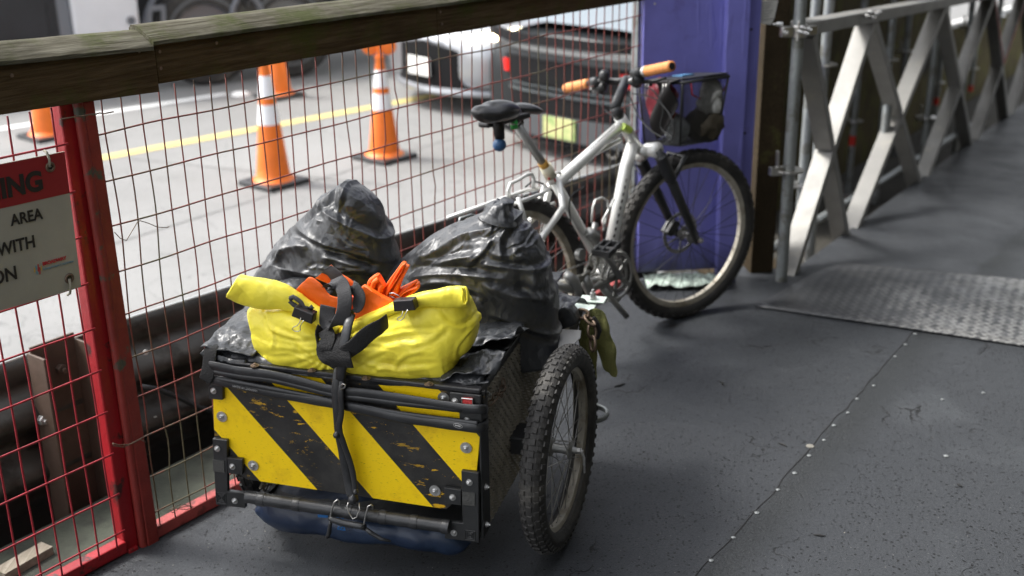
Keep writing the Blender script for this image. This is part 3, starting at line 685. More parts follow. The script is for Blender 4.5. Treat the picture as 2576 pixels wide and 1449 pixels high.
for px, py in ((366, 886), (390, 1053)):
    p = Gf.at(px, py, 'x', .073 if py < 1000 else .073); b = MB(); b.lathe(p, Gf.d(1, 0, 0), [(.009, 0), (.009, .003), (0, .004)], 18); obj('reflector', b, mat('white reflector', (.7, .7, .66), .5), rt)
Gp = Frame((-1.45, 3.25, 0), 37.1)
rt = thing('guardrail_post', 'brown steel guardrail post with large bolts behind the left fence panel', 'post', Frame(Gp(0, 0, -.45), 37.1), 'brown guardrail posts')
def post(rt, F, s, x=.0, top=.345):
    b = MB(); b.box(F, (x, s, (top-.5)/2), (.008, .15, top+.5)); obj('web', b, M_brownsteel, rt, bevel=.002)
    for k, dd in ((-1, -.075), (1, .075)):
        b = MB(); b.box(F, (x+.03, s+dd, (top-.5)/2-.01), (.09, .008, top+.48)); obj('flange', b, M_brownsteel, rt, bevel=.002)
post(rt, Gp, .085, 0, .36)
b = MB(); b.box(Gp, (-.07, .2, .13), (.012, .17, .36)); b.box(Gp, (-.05, .28, .12), (.07, .01, .36)); obj('block_out', b, M_brownsteel, rt, bevel=.002)
for px, py, mm, r_ in ((150, 927, M_brownsteel, .017), (103, 1055, M_bolt, .016), (145, 1236, M_bolt, .016)):
    p = Gp.at(px, py, 'x', .004); b = MB(); b.hexbolt(p, Gp.d(1, 0, 0), r_, .016, 0); b.tube([p, p+Gp.d(.032, 0, 0)], r_*.5, 10); obj('bolt', b, mm, rt, bevel=.001)
rt = thing('guardrail_post', 'brown steel guardrail post behind the bicycle seat tube', 'post', Frame(g2-V((0, 0, .75)), 43), 'brown guardrail posts')
Gq = Frame(V((.075, 5.02, 0)), 43.1); post(rt, Gq, 0, -.06, .26)
b = MB(); b.tube([Gf.at(px, py, 'x', .1) for px, py in ((355, 972), (395, 978), (450, 1000), (500, 1025), (560, 1040), (620, 1050))], .009, 10); 
tag(obj('hose', b, M_rubber, smooth='all'), 'black ribbed hose hanging against the guardrail beside the cart', 'hose')
b = MB(); b.tube([Gp.at(px, py, 'x', -.1) for px, py in ((-60, 1090), (0, 1062), (30, 1040), (60, 1015), (90, 1000))], .011, 10)
tag(obj('hose', b, M_rubber, smooth='all'), 'black hose behind the guardrail post at the left edge', 'hose')

# ------------------------------------------------------------------ purple post
rt = thing('purple_post', 'purple painted plywood and timber post at the end of the fence', 'post', Pf)
b = MB(); b.box(Pf, (.19, .03, 1.48), (.385, .05, 2.86)); obj('panel_board', b, M_purple, rt, bevel=.002)
b = MB(); b.hexa([Pf(*p) for p in ((.329, -.045, .0), (.413, -.045, .0), (.413, .004, .0), (.329, .004, .0), (.300, -.045, 2.9), (.408, -.045, 2.9), (.408, .004, 2.9), (.300, .004, 2.9))]); obj('stud', b, M_purple, rt, bevel=.004)
b = MB(); b.box(Pf, (.438, .045, 1.55), (.085, .03, 2.7)); obj('side_board', b, M_purple, rt, bevel=.003)
for px, py in ((1890, 74), (1874, 335)):
    b = MB(); b.lathe(Pf.at(px, py, 'y', .0295), Pf.d(0, -1, 0), [(.006, 0), (0, .0006)], 10); obj('screw_hole', b, M_black, rt)
b = MB()
pts_ = [(1655, 715), (1690, 700), (1740, 694), (1795, 702), (1800, 718), (1760, 724), (1700, 724)]
g_ = [Pf.at(px, 716, 'y', -.02) for px in (1655, 1700, 1750, 1800)]
base = ground(1725, 716)
b.grid(lambda u, v_: base+V((-.17+.34*u, -.07+.14*v_, .008+.02*abs(noise.noise(V((u*5, v_*5, 3))))+.012*math.sin(math.pi*u)*math.sin(math.pi*v_))), 40, 16)
displace(b, lambda p: .012*crumple(p, 22, 3))
tag(obj('plastic_scrap', b, mat('pale green crumpled plastic', (.4, .48, .42), .4, var=.45, vs=30, bump=.3, bs=60), smooth='all', solid=.002), 'pale green crumpled plastic sheet at the foot of the purple post', 'plastic sheet')

# ------------------------------------------------------------------ truss of aluminium lattice and scaffold poles
rt = thing('lattice_truss', 'aluminium lattice truss of crossed flat members beside the ramp', 'truss', Tf)
ZT = 1.02; D_ = .088
ends = [(0, .98), (.98, 2.6), (2.6, 4.25), (4.25, 5.85), (5.85, 7.45), (7.45, 9.05), (9.05, 10.65)]
b = MB(); b.box(Tf, (-D_/2-.002, 5.6, ZT+.03), (D_, 11.3, .055)); obj('top_chord', b, M_alu, rt, bevel=.004)
b = MB(); b.box(Tf, (-D_/2-.03, 5.6, -.10), (D_, 11.3, .055)); obj('bottom_chord', b, M_guard, rt, bevel=.004)
M_redpaint = mat('red edge paint', (.5, .03, .02), .5)
for k, (a, c) in enumerate(ends):
    b = MB(); b.beam(Tf(-D_/2, a+.02, -.06), Tf(-D_/2, c-.015, ZT), D_-.004, .046, Tf.d(0, -1, 1)); obj('diagonal', b, M_alu, rt, bevel=.003)
    # the falling member is cut in two where it meets the rising one
    P0, P1 = Tf(-D_/2, a+.015, ZT), Tf(-D_/2, c-.02, -.06); m_ = (P0+P1)/2; dd = (P1-P0).normalized()*.028
    b = MB(); b.beam(P0, m_-dd, D_-.008, .046, Tf.d(0, 1, 1)); b.beam(m_+dd, P1, D_-.008, .046, Tf.d(0, 1, 1)); obj('diagonal', b, M_alu, rt, bevel=.003)
    if k in (3, 4):
        b = MB(); b.beam(Tf(.0, a+.01, ZT-.02), Tf(.0, (a+c)/2, .5), .002, .02, Tf.d(0, 1, 1)); obj('red_edge', b, M_redpaint, rt)
        b = MB(); b.beam(Tf(.0, (a+c)/2, .5), Tf(.0, c-.03, ZT-.02), .002, .02, Tf.d(0, -1, 1)); obj('red_edge', b, M_redpaint, rt)
for px, py in ((2188, 36), (2018, 76)):
    for dx, dy in ((-12, 4), (-4, -6), (4, 8), (12, -2), (20, -6)):
        p = Tf.at(px+dx, py+dy, 'x', .0); b = MB(); b.hexbolt(p, Tf.d(1, 0, 0), .009, .012); obj('bolt', b, M_bolt, rt)
b = MB(); p = Tf.at(2008, 78, 'x', .003); b.box(Tf, tuple(Tf.loc(p)), (.006, .012, .075)); obj('end_plate', b, M_steel, rt, bevel=.002)

def pole(name, lab, x, y, z0, z1, r_=.0242, ros=(), tapes=(), clamps=(), F=Tf):
    base = F(x, y, 0); o_ = V((base.x, base.y, z0)); rt = thing(name, lab, 'scaffold pole', Frame(o_, 30.9), 'galvanised scaffold poles round the truss')
    b = MB(); b.lathe(o_, (0, 0, 1), [(0, 0), (r_, 0), (r_, z1-z0), (0, z1-z0)], 22); obj('tube', b, M_galv, rt, smooth=True)
    for z in ros:
        b = MB(); c_ = V((base.x, base.y, z)); b.lathe(c_, (0, 0, 1), [(r_, -.004), (.06, -.004), (.061, 0), (.06, .004), (r_, .004)], 24)
        obj('rosette', b, M_steel, rt, smooth=True)
        b = MB()
        d = V((-.9, -.2, 0)).normalized(); b.beam(c_+d*.03, c_+d*.085, .03, .035); b.beam(c_+d*.05+V((0, 0, -.02)), c_+d*.055+V((0, 0, .085)), .022, .01)
        obj('wedge', b, M_steel, rt, bevel=.004)
    for z in tapes:
        b = MB(); b.lathe((base.x, base.y, z), (0, 0, 1), [(r_+.001, -.033), (r_+.001, .033)], 20); obj('red_tape', b, M_redtape, rt)
    for z in clamps:
        c_ = V((base.x, base.y, z)); b = MB(); b.lathe(c_, (0, 0, 1), [(r_+.001, -.025), (r_+.009, -.023), (r_+.009, .023), (r_+.001, .025)], 20)
        b.beam(c_+V((-.03, -.012, 0)), c_+V((-.075, -.02, 0)), .03, .04); b.beam(c_+V((.03, .0, 0)), c_+V((.07, .02, 0)), .03, .035)
        obj('coupler', b, M_steel, rt, smooth=True, bevel=.003)
        b = MB(); b.hexbolt(c_+V((-.06, -.035, 0)), (0, -1, 0), .011, .02); b.hexbolt(c_+V((-.07, -.02, .03)), (-1, 0, 0), .009, .02); obj('coupler_bolt', b, M_bolt, rt)
    return rt
pp = ground(1965, 706)
def zof(F_, px, py, x, y):      # height of a sight line over a spot
    P = F_(x, y, 0); d = ray(px, py); t = P.y/d.y; return CAMH+d.z*t
l_ = Tf.loc(pp)
pole('scaffold_pole', 'front galvanised scaffold pole clamped to the near end of the truss', l_.x, l_.y, 0, 2.7, ros=(zof(Tf, 1965, 428, l_.x, l_.y),), clamps=(zof(Tf, 1972, 78, l_.x, l_.y),))
def behind(px, py, off): p = Tf.at(px, py, 'x', -off); return -off, Tf.loc(p).y
for px, pyT, off, ros, tp, z1, lab in ((2037, 300, .30, (463,), (640,), 2.7, 'grey scaffold pole standing just behind the front pole'),
        (2083, 160, .22, (162,), (), 2.7, 'grey scaffold pole rising through the first bay of the truss'),
        (2150, 304, .62, (304, 488), (353,), 2.7, 'grey scaffold pole with red tape seen in the first wide opening of the truss'),
        (2240, 150, .42, (150,), (), 2.7, 'grey scaffold pole behind the second top node of the truss'),
        (2281, 128, .75, (128,), (), 2.7, 'pale scaffold pole between the second and third top nodes'),
        (2334, 300, .22, (455-160,), (), 1.0, 'grey upright tube behind the second crossing of the truss'),
        (2361, 207, .75, (207,), (254,), 1.1, 'scaffold pole with red tape behind the third opening'),
        (2432, 150, .3, (66,), (), 1.2, 'scaffold pole with a coupler near the fourth opening'),
        (2441, 222, .8, (172,), (222,), 1.0, 'scaffold pole with red tape half hidden behind the fourth pole'),
        (2505, 120, .4, (40,), (), 1.2, 'far scaffold pole with a coupler near the upper right corner')):
    x, y = behind(px, pyT, off)
    pole('scaffold_pole', lab, x, y, -.7, z1, r_=.0242 if off != .62 else .022, ros=[zof(Tf, px, q, x, y) for q in ros], tapes=[zof(Tf, px, q, x, y) for q in tp])
x, y = behind(2222, 400, .06)
rt = thing('brace_tube', 'short galvanised brace tube joining two crossed members of the truss', 'brace', Frame(Tf(x, y, 0), 30.9))
b = MB(); P = Tf(x, y, 0); b.lathe(V((P.x, P.y, zof(Tf, 2215, 385, x, y))), (0, 0, 1), [(.024, 0), (.024, .37)], 20); obj('tube', b, M_galv, rt, smooth=True)
b = MB(); P0 = Tf(-.35, .2, -.02); b.tube([Tf(-.3, .3, -.05), Tf(-.32, 6, -.12)], .024, 14)
tag(obj('ledger_tube', b, M_galv, smooth=True), 'low horizontal scaffold tube behind the foot of the truss', 'tube')
# hoarding
def hoard(lab, y0, y1, x, z0, z1, m, n):
    rt = thing('hoarding_panel', lab, 'hoarding', Frame(Tf(x, y0, 0), 30.9), 'plywood hoarding behind the truss')
    for i in range(n):
        a = y0+(y1-y0)*i/n; c = y0+(y1-y0)*(i+1)/n-.006; A, C_ = Tf(x, a, 0), Tf(x, c, 0); A.z = C_.z = (z0+z1)/2
        b = MB(); b.beam(A, C_, .018, z1-z0); obj('plywood_sheet', b, m, rt)
    return rt
hs0 = Tf.loc(Tf.at(1880, 300, 'x', -.9)).y
hoard('tall mossy brown plywood hoarding behind the near bay of the truss', hs0, 7.4, -.9, -1.5, 2.9, M_ply, 6)
rt = thing('hoarding_panel', 'low mossy green plywood hoarding behind the far bays of the truss', 'hoarding', Frame(Tf(-.92, 7.5, 0), 30.9), 'plywood hoarding behind the truss')
for k in range(16):
    a, c = 7.42+k*1.22, 7.42+k*1.22+1.214; b = MB(); b.beam(Tf(-.92, a, .0), Tf(-.92, c, .0), .018, 1.15); obj('plywood_sheet', b, M_ply, rt)
b = MB(); b.beam(Tf(-.9, 7.42, .60), Tf(-.9, 27, .60), .09, .045)
tag(obj('top_rail', b, mat('white painted rail', (.7, .7, .68), .6, var=.1, vs=4)), 'white painted rail along the top of the low hoarding', 'rail')
x, y = behind(2393, 2, 1.1)
rt = thing('orange_sign', 'small orange sign above the low hoarding at the top edge', 'sign', Frame(Tf(x, y, .9), 30.9))
p = Tf.at(2391, 0, 'x', -1.1); b = MB(); b.box(WORLD, (p.x, p.y, p.z+.12), (.17, .012, .28)); obj('sign_face', b, M_orange, rt, bevel=.004)
b = MB(); b.box(WORLD, (p.x, p.y+.02, p.z-.3), (.03, .02, .7)); obj('sign_post', b, M_galv, rt)
b = MB(); A = Pf(.50, .10, 0); 
b.box(Pf, (.56, .1, 1.2), (.1, .09, 3.0)); brown = obj('timber_post', b, M_brownwood, bevel=.004)
tag(brown, 'brown wooden post between the purple post and the front scaffold pole', 'post')
b = MB(); q = [Pf.at(*k, 'y', .05) for k in ((1912, 0), (1958, 0), (1948, 45), (1940, 62), (1914, 60))]; b.prism(q, Pf.d(0, .002, 0)); 
rt = thing('paper_notice', 'torn white paper notice stapled at the top of the brown wooden post', 'notice', Frame(q[3], -7))
obj('sheet', b, mat('weathered paper', (.5, .49, .45), .8, var=.2, vs=20), rt)
b = MB()
for k in range(7): b.beam(Pf.at(1917, 8+k*7, 'y', .0485), Pf.at(1945-(k % 3)*5, 5+k*7, 'y', .0485), .0008, .0025, V((0, 0, 1)))
obj('print_lines', b, mat('grey print', (.15, .15, .15), .7), rt)
b = MB(); b.beam(Tf(-.38, -.1, -.03), Tf(-.1, .25, -.03), .14, .06); tag(obj('sole_plate', b, M_brownwood), 'dark timber sole plate behind the front scaffold pole', 'timber')

# ------------------------------------------------------------------ traffic cones
def cone(name, lab, p, H=.86, collars=True):
    F = Frame(p, 40); rt = thing(name, lab, 'traffic cone', F, 'orange traffic cones on the road')
    b = MB(); b.box(F, (0, 0, .018), (.36, .36, .034)); obj('base', b, M_rubber, rt, bevel=.012)
    r0_, r1 = .125, .03
    def rz(z): return r0_+(r1-r0_)*(z/H)
    b = MB(); b.lathe(p, (0, 0, 1), [(.15, .036), (.14, .045), (r0_, .06)]+[(rz(z), z) for z in [H*k/12 for k in range(1, 12)]]+[(.03, H), (.035, H+.01), (.035, H+.03), (.028, H+.035), (0, H+.035)], 32); obj('cone_body', b, M_orange, rt, smooth=True)
    if collars:
        for z0, z1 in ((.44*H/.86, .58*H/.86), (.63*H/.86, .78*H/.86)):
            b = MB(); b.lathe(p, (0, 0, 1), [(rz(z0)+.002, z0), (rz(z1)+.002, z1)], 32); obj('reflective_collar', b, M_reflect, rt, smooth=True)
    return rt
cone('traffic_cone', 'orange cone with two white collars, nearest one left of the black bags', ground(690, 462, ROADZ), .84)
cone('traffic_cone', 'orange cone with two white collars carrying round orange warning paddles', ground(968, 398, ROADZ), .74)
cone('traffic_cone', 'orange cone standing left of the red fence posts by the white line', ground(120, 345, ROADZ), .66)
cone('traffic_cone', 'farther plain orange cone half hidden behind the nearest collared cone', ground(703, 243, ROADZ), .70, False)
pc = ground(968, 398, ROADZ)
rt = thing('warning_paddle', 'pair of rounded orange paddles fixed on top of the second cone', 'paddle', Frame(pc+V((0, 0, .76)), 0))
for k in (-1, 1):
    b = MB(); c_ = pc+V((k*.065, .0, .84)); b.lathe(c_, (0, -1, 0), [(0, -.006), (.05, -.006), (.062, 0), (.05, .006), (0, .006)], 22); obj('paddle_disc', b, M_orange, rt, smooth=True)
b = MB(); b.tube([pc+V((0, 0, .76)), pc+V((0, 0, .9))], .018, 10); obj('handle', b, M_orange, rt)

# ------------------------------------------------------------------ vehicles
M_carlight = mat('silver car paint', (.33, .34, .36), .3, metal=.5, coat=.6)
M_cardark = mat('dark grey blue car paint', (.012, .015, .017), .4, spec=.4)
M_skyglass = mat('glossy car window', (.32, .36, .38), .08, metal=.85)
M_trim = mat('black car trim', (.006, .006, .007), .7, spec=.2)
def car(name, lab, F, paint, st, cab, roof_m, wheels=(-1.35, 1.38)):
    rt = thing(name, lab, 'car', F)
    def ringp(y, hw, zb, zs_, zt): return [(hw*.86, zb), (hw*.97, zb+.06), (hw, (zb+zs_)/2), (hw*.985, zs_-.07), (hw*.93, zs_), (hw*.72, zt-.015), (hw*.35, zt), (0, zt+.006)]
    b = MB(); vs = []; n = 0
    for y, *a in st:
        h = ringp(y, *a); full = h+[(-x, z) for x, z in h[-2::-1]]; n = len(full); vs += [F(x, y, z) for x, z in full]
    m_ = len(st); b.add(vs, [(i*n+j, i*n+(j+1) % n, (i+1)*n+(j+1) % n, (i+1)*n+j) for i in range(m_-1) for j in range(n)]+[tuple(range(n))[::-1], tuple((m_-1)*n+j for j in range(n))])
    obj('body', b, paint, rt, smooth=True, sub=1)
    b = MB(); vs = []
    for y, hw, z0, ht, z1 in cab: vs += [F(hw, y, z0), F(ht, y, z1), F(ht*.5, y, z1+.02), F(-ht*.5, y, z1+.02), F(-ht, y, z1), F(-hw, y, z0)]
    m_ = len(cab); b.add(vs, [(i*6+j, i*6+j+1, (i+1)*6+j+1, (i+1)*6+j) for i in range(m_-1) for j in range(5)]); obj('window', b, M_skyglass, rt, smooth=True)
    b = MB(); vs = []
    for y, hw, z0, ht, z1 in cab[1:-1]: vs += [F(ht*1.01, y, z1+.005), F(ht*.5, y, z1+.03), F(-ht*.5, y, z1+.03), F(-ht*1.01, y, z1+.005)]
    b.add(vs, [(i*4+j, i*4+j+1, (i+1)*4+j+1, (i+1)*4+j) for i in range(len(cab)-3) for j in range(3)]); obj('roof', b, roof_m, rt, smooth=True)
    for y in wheels:
        for s in (-1, 1):
            c = F(s*.80, y, .33); ax = F.d(s, 0, 0); b = MB(); b.lathe(c, ax, [(0, -.1), (.31, -.1), (.33, -.07), (.33, .07), (.31, .1), (.21, .1)], 32); w_ = obj('wheel', b, M_tyre, rt, smooth=True)
            b = MB(); b.lathe(c, ax, [(.21, .1), (.19, .06), (.05, .07), (0, .08)], 20); obj('rim', b, M_rim, w_, smooth=True)
            b = MB(); b.lathe(F(s*.885, y, .34), ax, [(0, -.04), (.38, -.04), (.38, .004), (0, .004)], 32); obj('wheel_arch', b, M_trim, rt)
    return rt
# oncoming silver car: its front (y = +2.3) faces us
fc = V((-.70, 10.55, ROADZ)); hd = 229; Fs = Frame(fc-V((math.sin(R(hd)), math.cos(R(hd)), 0))*2.25, hd)
sed = [(-2.3, .7, .35, .8, .9), (-2.1, .84, .25, .9, 1.0), (-1.3, .9, .2, .93, 1.02), (0, .91, .18, .92, 1.0), (1.0, .91, .19, .86, .97), (1.75, .9, .2, .76, .86), (2.05, .84, .2, .68, .78), (2.2, .74, .22, .62, .7), (2.27, .6, .26, .55, .62)]
cab = [(-1.95, .72, .98, .5, 1.02), (-1.2, .8, .98, .58, 1.4), (.0, .82, .97, .6, 1.43), (1.05, .78, .93, .55, .98)]
rt = car('silver_car', 'oncoming silver car with a large black grille and lit headlights', Fs, M_carlight, sed, cab, M_carlight)
def fr(x, z, y=2.28, F=Fs): return F(x, y-.42*(abs(x)/.75)**2.2, z)
def patch(F, x0, x1, z0f, z1f, yf, n=12):
    b = MB(); 
    b.grid(lambda u, v_: F(x0+(x1-x0)*u, yf(x0+(x1-x0)*u, 0), z0f(x0+(x1-x0)*u)+(z1f(x0+(x1-x0)*u)-z0f(x0+(x1-x0)*u))*v_), n, 4); return b
yf = lambda x, z: 2.325-.40*(abs(x)/.8)**2.4
b = patch(Fs, -.66, .66, lambda x: .20, lambda x: .62-.16*abs(x), yf); obj('grille', b, M_trim, rt, solid=.03)
b = MB(); b.box(Fs, (0, 2.375, .40), (.31, .02, .16)); obj('number_plate', b, mat('pale number plate', (.75, .75, .72), .5), rt, bevel=.004)
M_lamp = mat('lit headlamp', (1, .9, .7), .3, emis=(1, .84, .5), es=9)
for s in (-1, 1):
    b = MB(); b.grid(lambda u, v_: Fs(s*(.52+.34*u), yf(.52+.34*u, 0)+.03+.05*u, .60+.10*v_+.07*u), 8, 4); obj('headlight', b, M_lamp, rt, solid=.03)
    b = MB(); b.grid(lambda u, v_: Fs(s*(.60+.2*u), yf(.6+.2*u, 0)+.035, .27+.08*v_), 6, 3); obj('fog_lamp_trim', b, M_rim, rt, solid=.02)
b = MB(); b.tube([Fs(x/10*.82, yf(x/10*.82, 0)+.03, .2) for x in range(-10, 11)], .035, 8); obj('front_lip', b, M_carlight, rt, smooth=True)
# dark car seen from behind
hd = 44; rc = V((.42, 8.62, ROADZ)); Fd = Frame(rc+V((math.sin(R(hd)), math.cos(R(hd)), 0))*2.28, hd)
hat = [(-2.28, .74, .20, .52, .60), (-2.27, .82, .19, .68, .76), (-2.2, .88, .18, .82, .90), (-2.0, .9, .17, .86, .94), (-1.2, .92, .17, .86, .94), (0, .92, .16, .86, .94), (1.2, .9, .17, .82, .90), (1.9, .85, .22, .76, .86), (2.2, .72, .28, .62, .7)]
cab = [(-2.12, .80, .90, .72, .95), (-1.3, .86, .92, .62, 1.36), (.0, .86, .92, .62, 1.4), (1.2, .78, .88, .55, .92)]
rt = car('dark_car', 'dark grey car seen from behind with a yellow green rear plate, waiting beyond the fence', Fd, M_cardark, hat, cab, M_cardark)
yr = lambda x: -2.31+.22*(abs(x)/.85)**3
def band_(name, z0, z1, m, dy=0., x0=-.8, x1=.8, solid=.02, lab=None):
    b = MB(); b.grid(lambda u, v_: Fd(x0+(x1-x0)*u, yr(x0+(x1-x0)*u)+dy+(.1*max(z0+(z1-z0)*v_-.8, 0)), z0+(z1-z0)*v_), 16, 3); return obj(name, b, m, rt, solid=solid)
band_('spoiler', .845, .915, M_trim, -.08, -.86, .86, .05); band_('rear_strip', .79, .82, mat('satin grey trim', (.3, .31, .31), .35, metal=.6), -.04)
band_('lamp_panel', .56, .73, M_trim, -.03); band_('tail_light', .60, .69, mat('lit tail light', (.6, .01, .01), .3, emis=(1, .02, .01), es=.2), -.045, -.72, -.58); band_('tail_light', .60, .70, M_redlens, -.045, .52, .72)
band_('crease_highlight', .475, .50, mat('pale bumper highlight strip', (.12, .14, .15), .25, metal=.6), -.03); band_('crease_highlight', .525, .54, mat('pale bumper highlight', (.12, .14, .15), .25, metal=.6), -.03); band_('plate_recess', .16, .335, mat('grey bumper insert', (.07, .075, .08), .5), -.03, -.42, .55)  # two pale strips paint in the highlights on the rear body creases
band_('bumper', .34, .47, M_trim, -.02)
b = MB(); b.box(Fd, (0, -2.36, .25), (.31, .02, .155)); obj('number_plate', b, mat('yellow green number plate', (.55, .55, .25), .5, col2=(.3, .42, .15), c2s=12, c2lo=.45, c2hi=.6), rt, bevel=.004)
band_('diffuser', .12, .16, M_trim, -.02); 
for s in (-.45, .45): b = MB(); b.lathe(Fd(s, -2.2, .14), Fd.d(0, -1, 0), [(.045, 0), (.055, .1), (.045, .1), (.04, 0)], 18); obj('exhaust', b, M_steel, rt, smooth=True)
# lorry at the upper left
t1, t2 = ground(533, 216, ROADZ), ground(738, 197, ROADZ)
td = (t2-t1).normalized(); Ft = Frame(t1, math.degrees(math.atan2(td.x, td.y)))
rt = thing('lorry', 'dark lorry chassis with tandem wheels and a white side locker at the top left', 'lorry', Ft)
sp2_ = (t2-t1).length
print('tandem', sp2_)
M_lor = mat('black lorry chassis', (.012, .013, .016), .5, var=.3, vs=3); M_lorgrey = mat('grey lorry trim', (.16, .17, .19), .45, metal=.4); M_lorwhite = mat('white locker panel', (.6, .6, .62), .5, var=.05, vs=3)
for y in (0, sp2_):
    c = Ft(-.15, y, .5); ax = Ft.d(1, 0, 0); b = MB(); b.lathe(c, ax, [(0, -.14), (.47, -.14), (.5, -.1), (.5, .1), (.47, .14), (.30, .15)], 40); w_ = obj('wheel', b, M_tyre, rt, smooth=True)
    b = MB(); b.ring(c+ax*.14, ax, .36, [(-.03, 0), (0, .012), (.03, 0)], 40); obj('tyre_sidewall', b, mat('grey tyre sidewall', (.09, .095, .1), .6), w_, smooth=True)
    b = MB(); b.lathe(c, ax, [(.30, .15), (.28, .06), (.12, .04), (.11, .15), (0, .16)], 28); obj('rim', b, M_lorgrey, w_, smooth=True)
    b = MB(); b.tube([c+Ft.d(.15, .60*math.cos(a), .60*math.sin(a)) for a in [math.pi*k/14 for k in range(15)]], .03, 8); obj('mudguard', b, M_lorgrey, rt, smooth=True)
b = MB(); b.box(Ft, (-1.2, 1.5, 1.1), (1.8, 9, .9)); b.box(Ft, (-1.3, .6, .75), (1.2, 7, .5)); obj('chassis', b, M_lor, rt, bevel=.02)
A0 = Ft.loc(Ft.at(183, 50, 'x', .12)).y; A1 = Ft.loc(Ft.at(352, 50, 'x', .12)).y
b = MB(); b.box(Ft, (-.2, (A0+A1)/2, .95), (.6, A1-A0, 1.2)); obj('side_locker', b, M_lorwhite, rt, bevel=.03)
b = MB(); b.lathe(Ft.at(330, 52, 'x', .11), Ft.d(1, 0, 0), [(.04, 0), (.035, .02), (.03, .005), (0, .005)], 20); obj('locker_latch', b, M_lorgrey, rt, smooth=True)
b = MB(); b.box(Ft, (-.25, A0-.12, .95), (.6, .24, 1.2)); obj('locker_end', b, M_lorgrey, rt, bevel=.02)
B0 = Ft.loc(Ft.at(-60, 90, 'x', .1)).y
b = MB()
for k in range(13): b.box(Ft, (.1, B0+(A0-.24-B0)*(k+.5)/13, .50), (.03, .02, .1))
b.box(Ft, (.1, (B0+A0-.24)/2, .56), (.04, A0-.24-B0, .03)); b.box(Ft, (.1, (B0+A0-.24)/2, .44), (.04, A0-.24-B0, .03)); obj('step_grating', b, M_lorgrey, rt)
b = MB(); b.box(Ft, (-.4, (B0+A0)/2-.1, .9), (.9, A0-B0, .7)); obj('side_tank', b, M_lor, rt, bevel=.02)
b = MB(); b.beam(Ft.at(372, 22, 'x', .1), Ft.at(415, 18, 'x', .1), .03, .05); b.beam(Ft.at(376, 22, 'x', .1), Ft.at(376, 60, 'x', .1), .05, .04); b.beam(Ft.at(410, 18, 'x', .1), Ft.at(412, 60, 'x', .1), .05, .04); obj('side_step', b, M_lorgrey, rt)

# ------------------------------------------------------------------ cargo cart
co = ground(1210, 1355, .15); Cf = Frame((co.x, co.y, 0), 16.1)
cart = thing('cargo_trailer', 'bicycle cargo trailer with yellow and black striped tailboard and mesh sides', 'trailer', Cf)
def c5(x, y, yy=0.): return Cf.at((750+x/1.61)*.644, (1350+y/1.61)*.644, 'y', yy)      # tailboard points
def c4(x, y, ax='y', v_=0.): return Cf.at((800+x/1.705)*.644, (650+y/1.705)*.644, ax, v_)
BW, BL, Z0, Z1 = .70, .74, .15, .545
fy = Cf.d(0, 1, 0); fx = Cf.d(1, 0, 0)
b = MB(); b.prism([c5(*q) for q in ((128, 205), (440, 160), (1840, 288), (1792, 770), (1790, 860), (1600, 1030), (345, 842), (145, 700))], fy*.008)
obj('tailboard', b, M_haz, cart, bevel=.001)
# side, front and floor
b = MB(); b.box(Cf, (-.008, BL/2, Z1-.01), (.02, BL, .02)); b.box(Cf, (-.008, BL/2, Z0+.01), (.02, BL, .02)); b.box(Cf, (-.008, BL-.01, .35), (.02, .02, .4)); obj('side_frame', b, M_blackpl, cart, bevel=.002)
b = MB(); b.box(Cf, (-BW+.10, BL/2, Z1-.01), (.02, BL, .02)); b.box(Cf, (-BW+.10, BL/2, Z0+.01), (.02, BL, .02)); obj('side_frame', b, M_blackpl, cart, bevel=.002)
b = MB(); b.box(Cf, (-BW/2+.03, BL/2, Z0+.006), (BW-.09, BL-.02, .012)); obj('floor_board', b, M_blackpl, cart)
b = MB(); b.box(Cf, (-BW/2+.03, BL-.006, .35), (BW-.12, .012, .38)); obj('front_board', b, M_blackpl, cart)
b = MB(); b.box(Cf, (-.05, BL/2, .33), (.01, BL-.05, .33)); obj('inner_liner', b, mat('dark liner', (.012, .012, .012), .8), cart)
def expanded(root, x, y0, y1, z0, z1, nm):
    b = MB(); cw, ch = .030, .0155; rows = int((z1-z0)/ch); cols_ = int((y1-y0)/cw)
    for r_ in range(rows+1):
        for c_ in range(cols_):
            y = y0+cw*(c_+(.5 if r_ % 2 else 0)); z = z0+ch*r_
            if y+cw > y1+.001: continue
            for (ya, za, yb, zb) in ((y, z, y+cw/2, z+ch*.5*.9), (y+cw/2, z+ch*.45, y+cw, z), (y, z, y+cw/2, z-ch*.45), (y+cw/2, z-ch*.45, y+cw, z)):
                b.beam(Cf(x, ya, za), Cf(x+.001, yb, zb), .0045, .0024, Cf.d(1, 0, 1.2))
    return obj(nm, b, M_meshst, root)
expanded(cart, .002, .018, BL-.015, Z0+.012, Z1-.02, 'mesh_side'); expanded(cart, -BW+.095, .018, BL-.015, Z0+.012, Z1-.02, 'mesh_side')
def bracket(pieces, th=.012, nm='corner_bracket', zoff=0.):
    for pl_ in pieces:
        P = [c5(*q) for q in pl_]; b = MB(); b.prism([p-fy*.001 for p in P], -fy*(th)); obj(nm, b, M_blackpl, cart, bevel=.0018)
bracket([[(118, 195), (208, 203), (208, 330), (122, 322)], [(143, 572), (235, 582), (240, 902), (355, 912), (350, 1008), (165, 985)], [(236, 690), (332, 702), (332, 798), (240, 790)],
         [(1632, 280), (1826, 300), (1826, 385), (1690, 372), (1632, 365)], [(1692, 372), (1830, 385), (1832, 480), (1692, 468)],
         [(1703, 772), (1812, 785), (1814, 1222), (1600, 1196), (1602, 1090), (1712, 1100)], [(1596, 876), (1703, 892), (1703, 990), (1600, 978)]])
M_tape2 = mat('dusty grey tape', (.06, .06, .057), .6, bump=.3, bs=90)
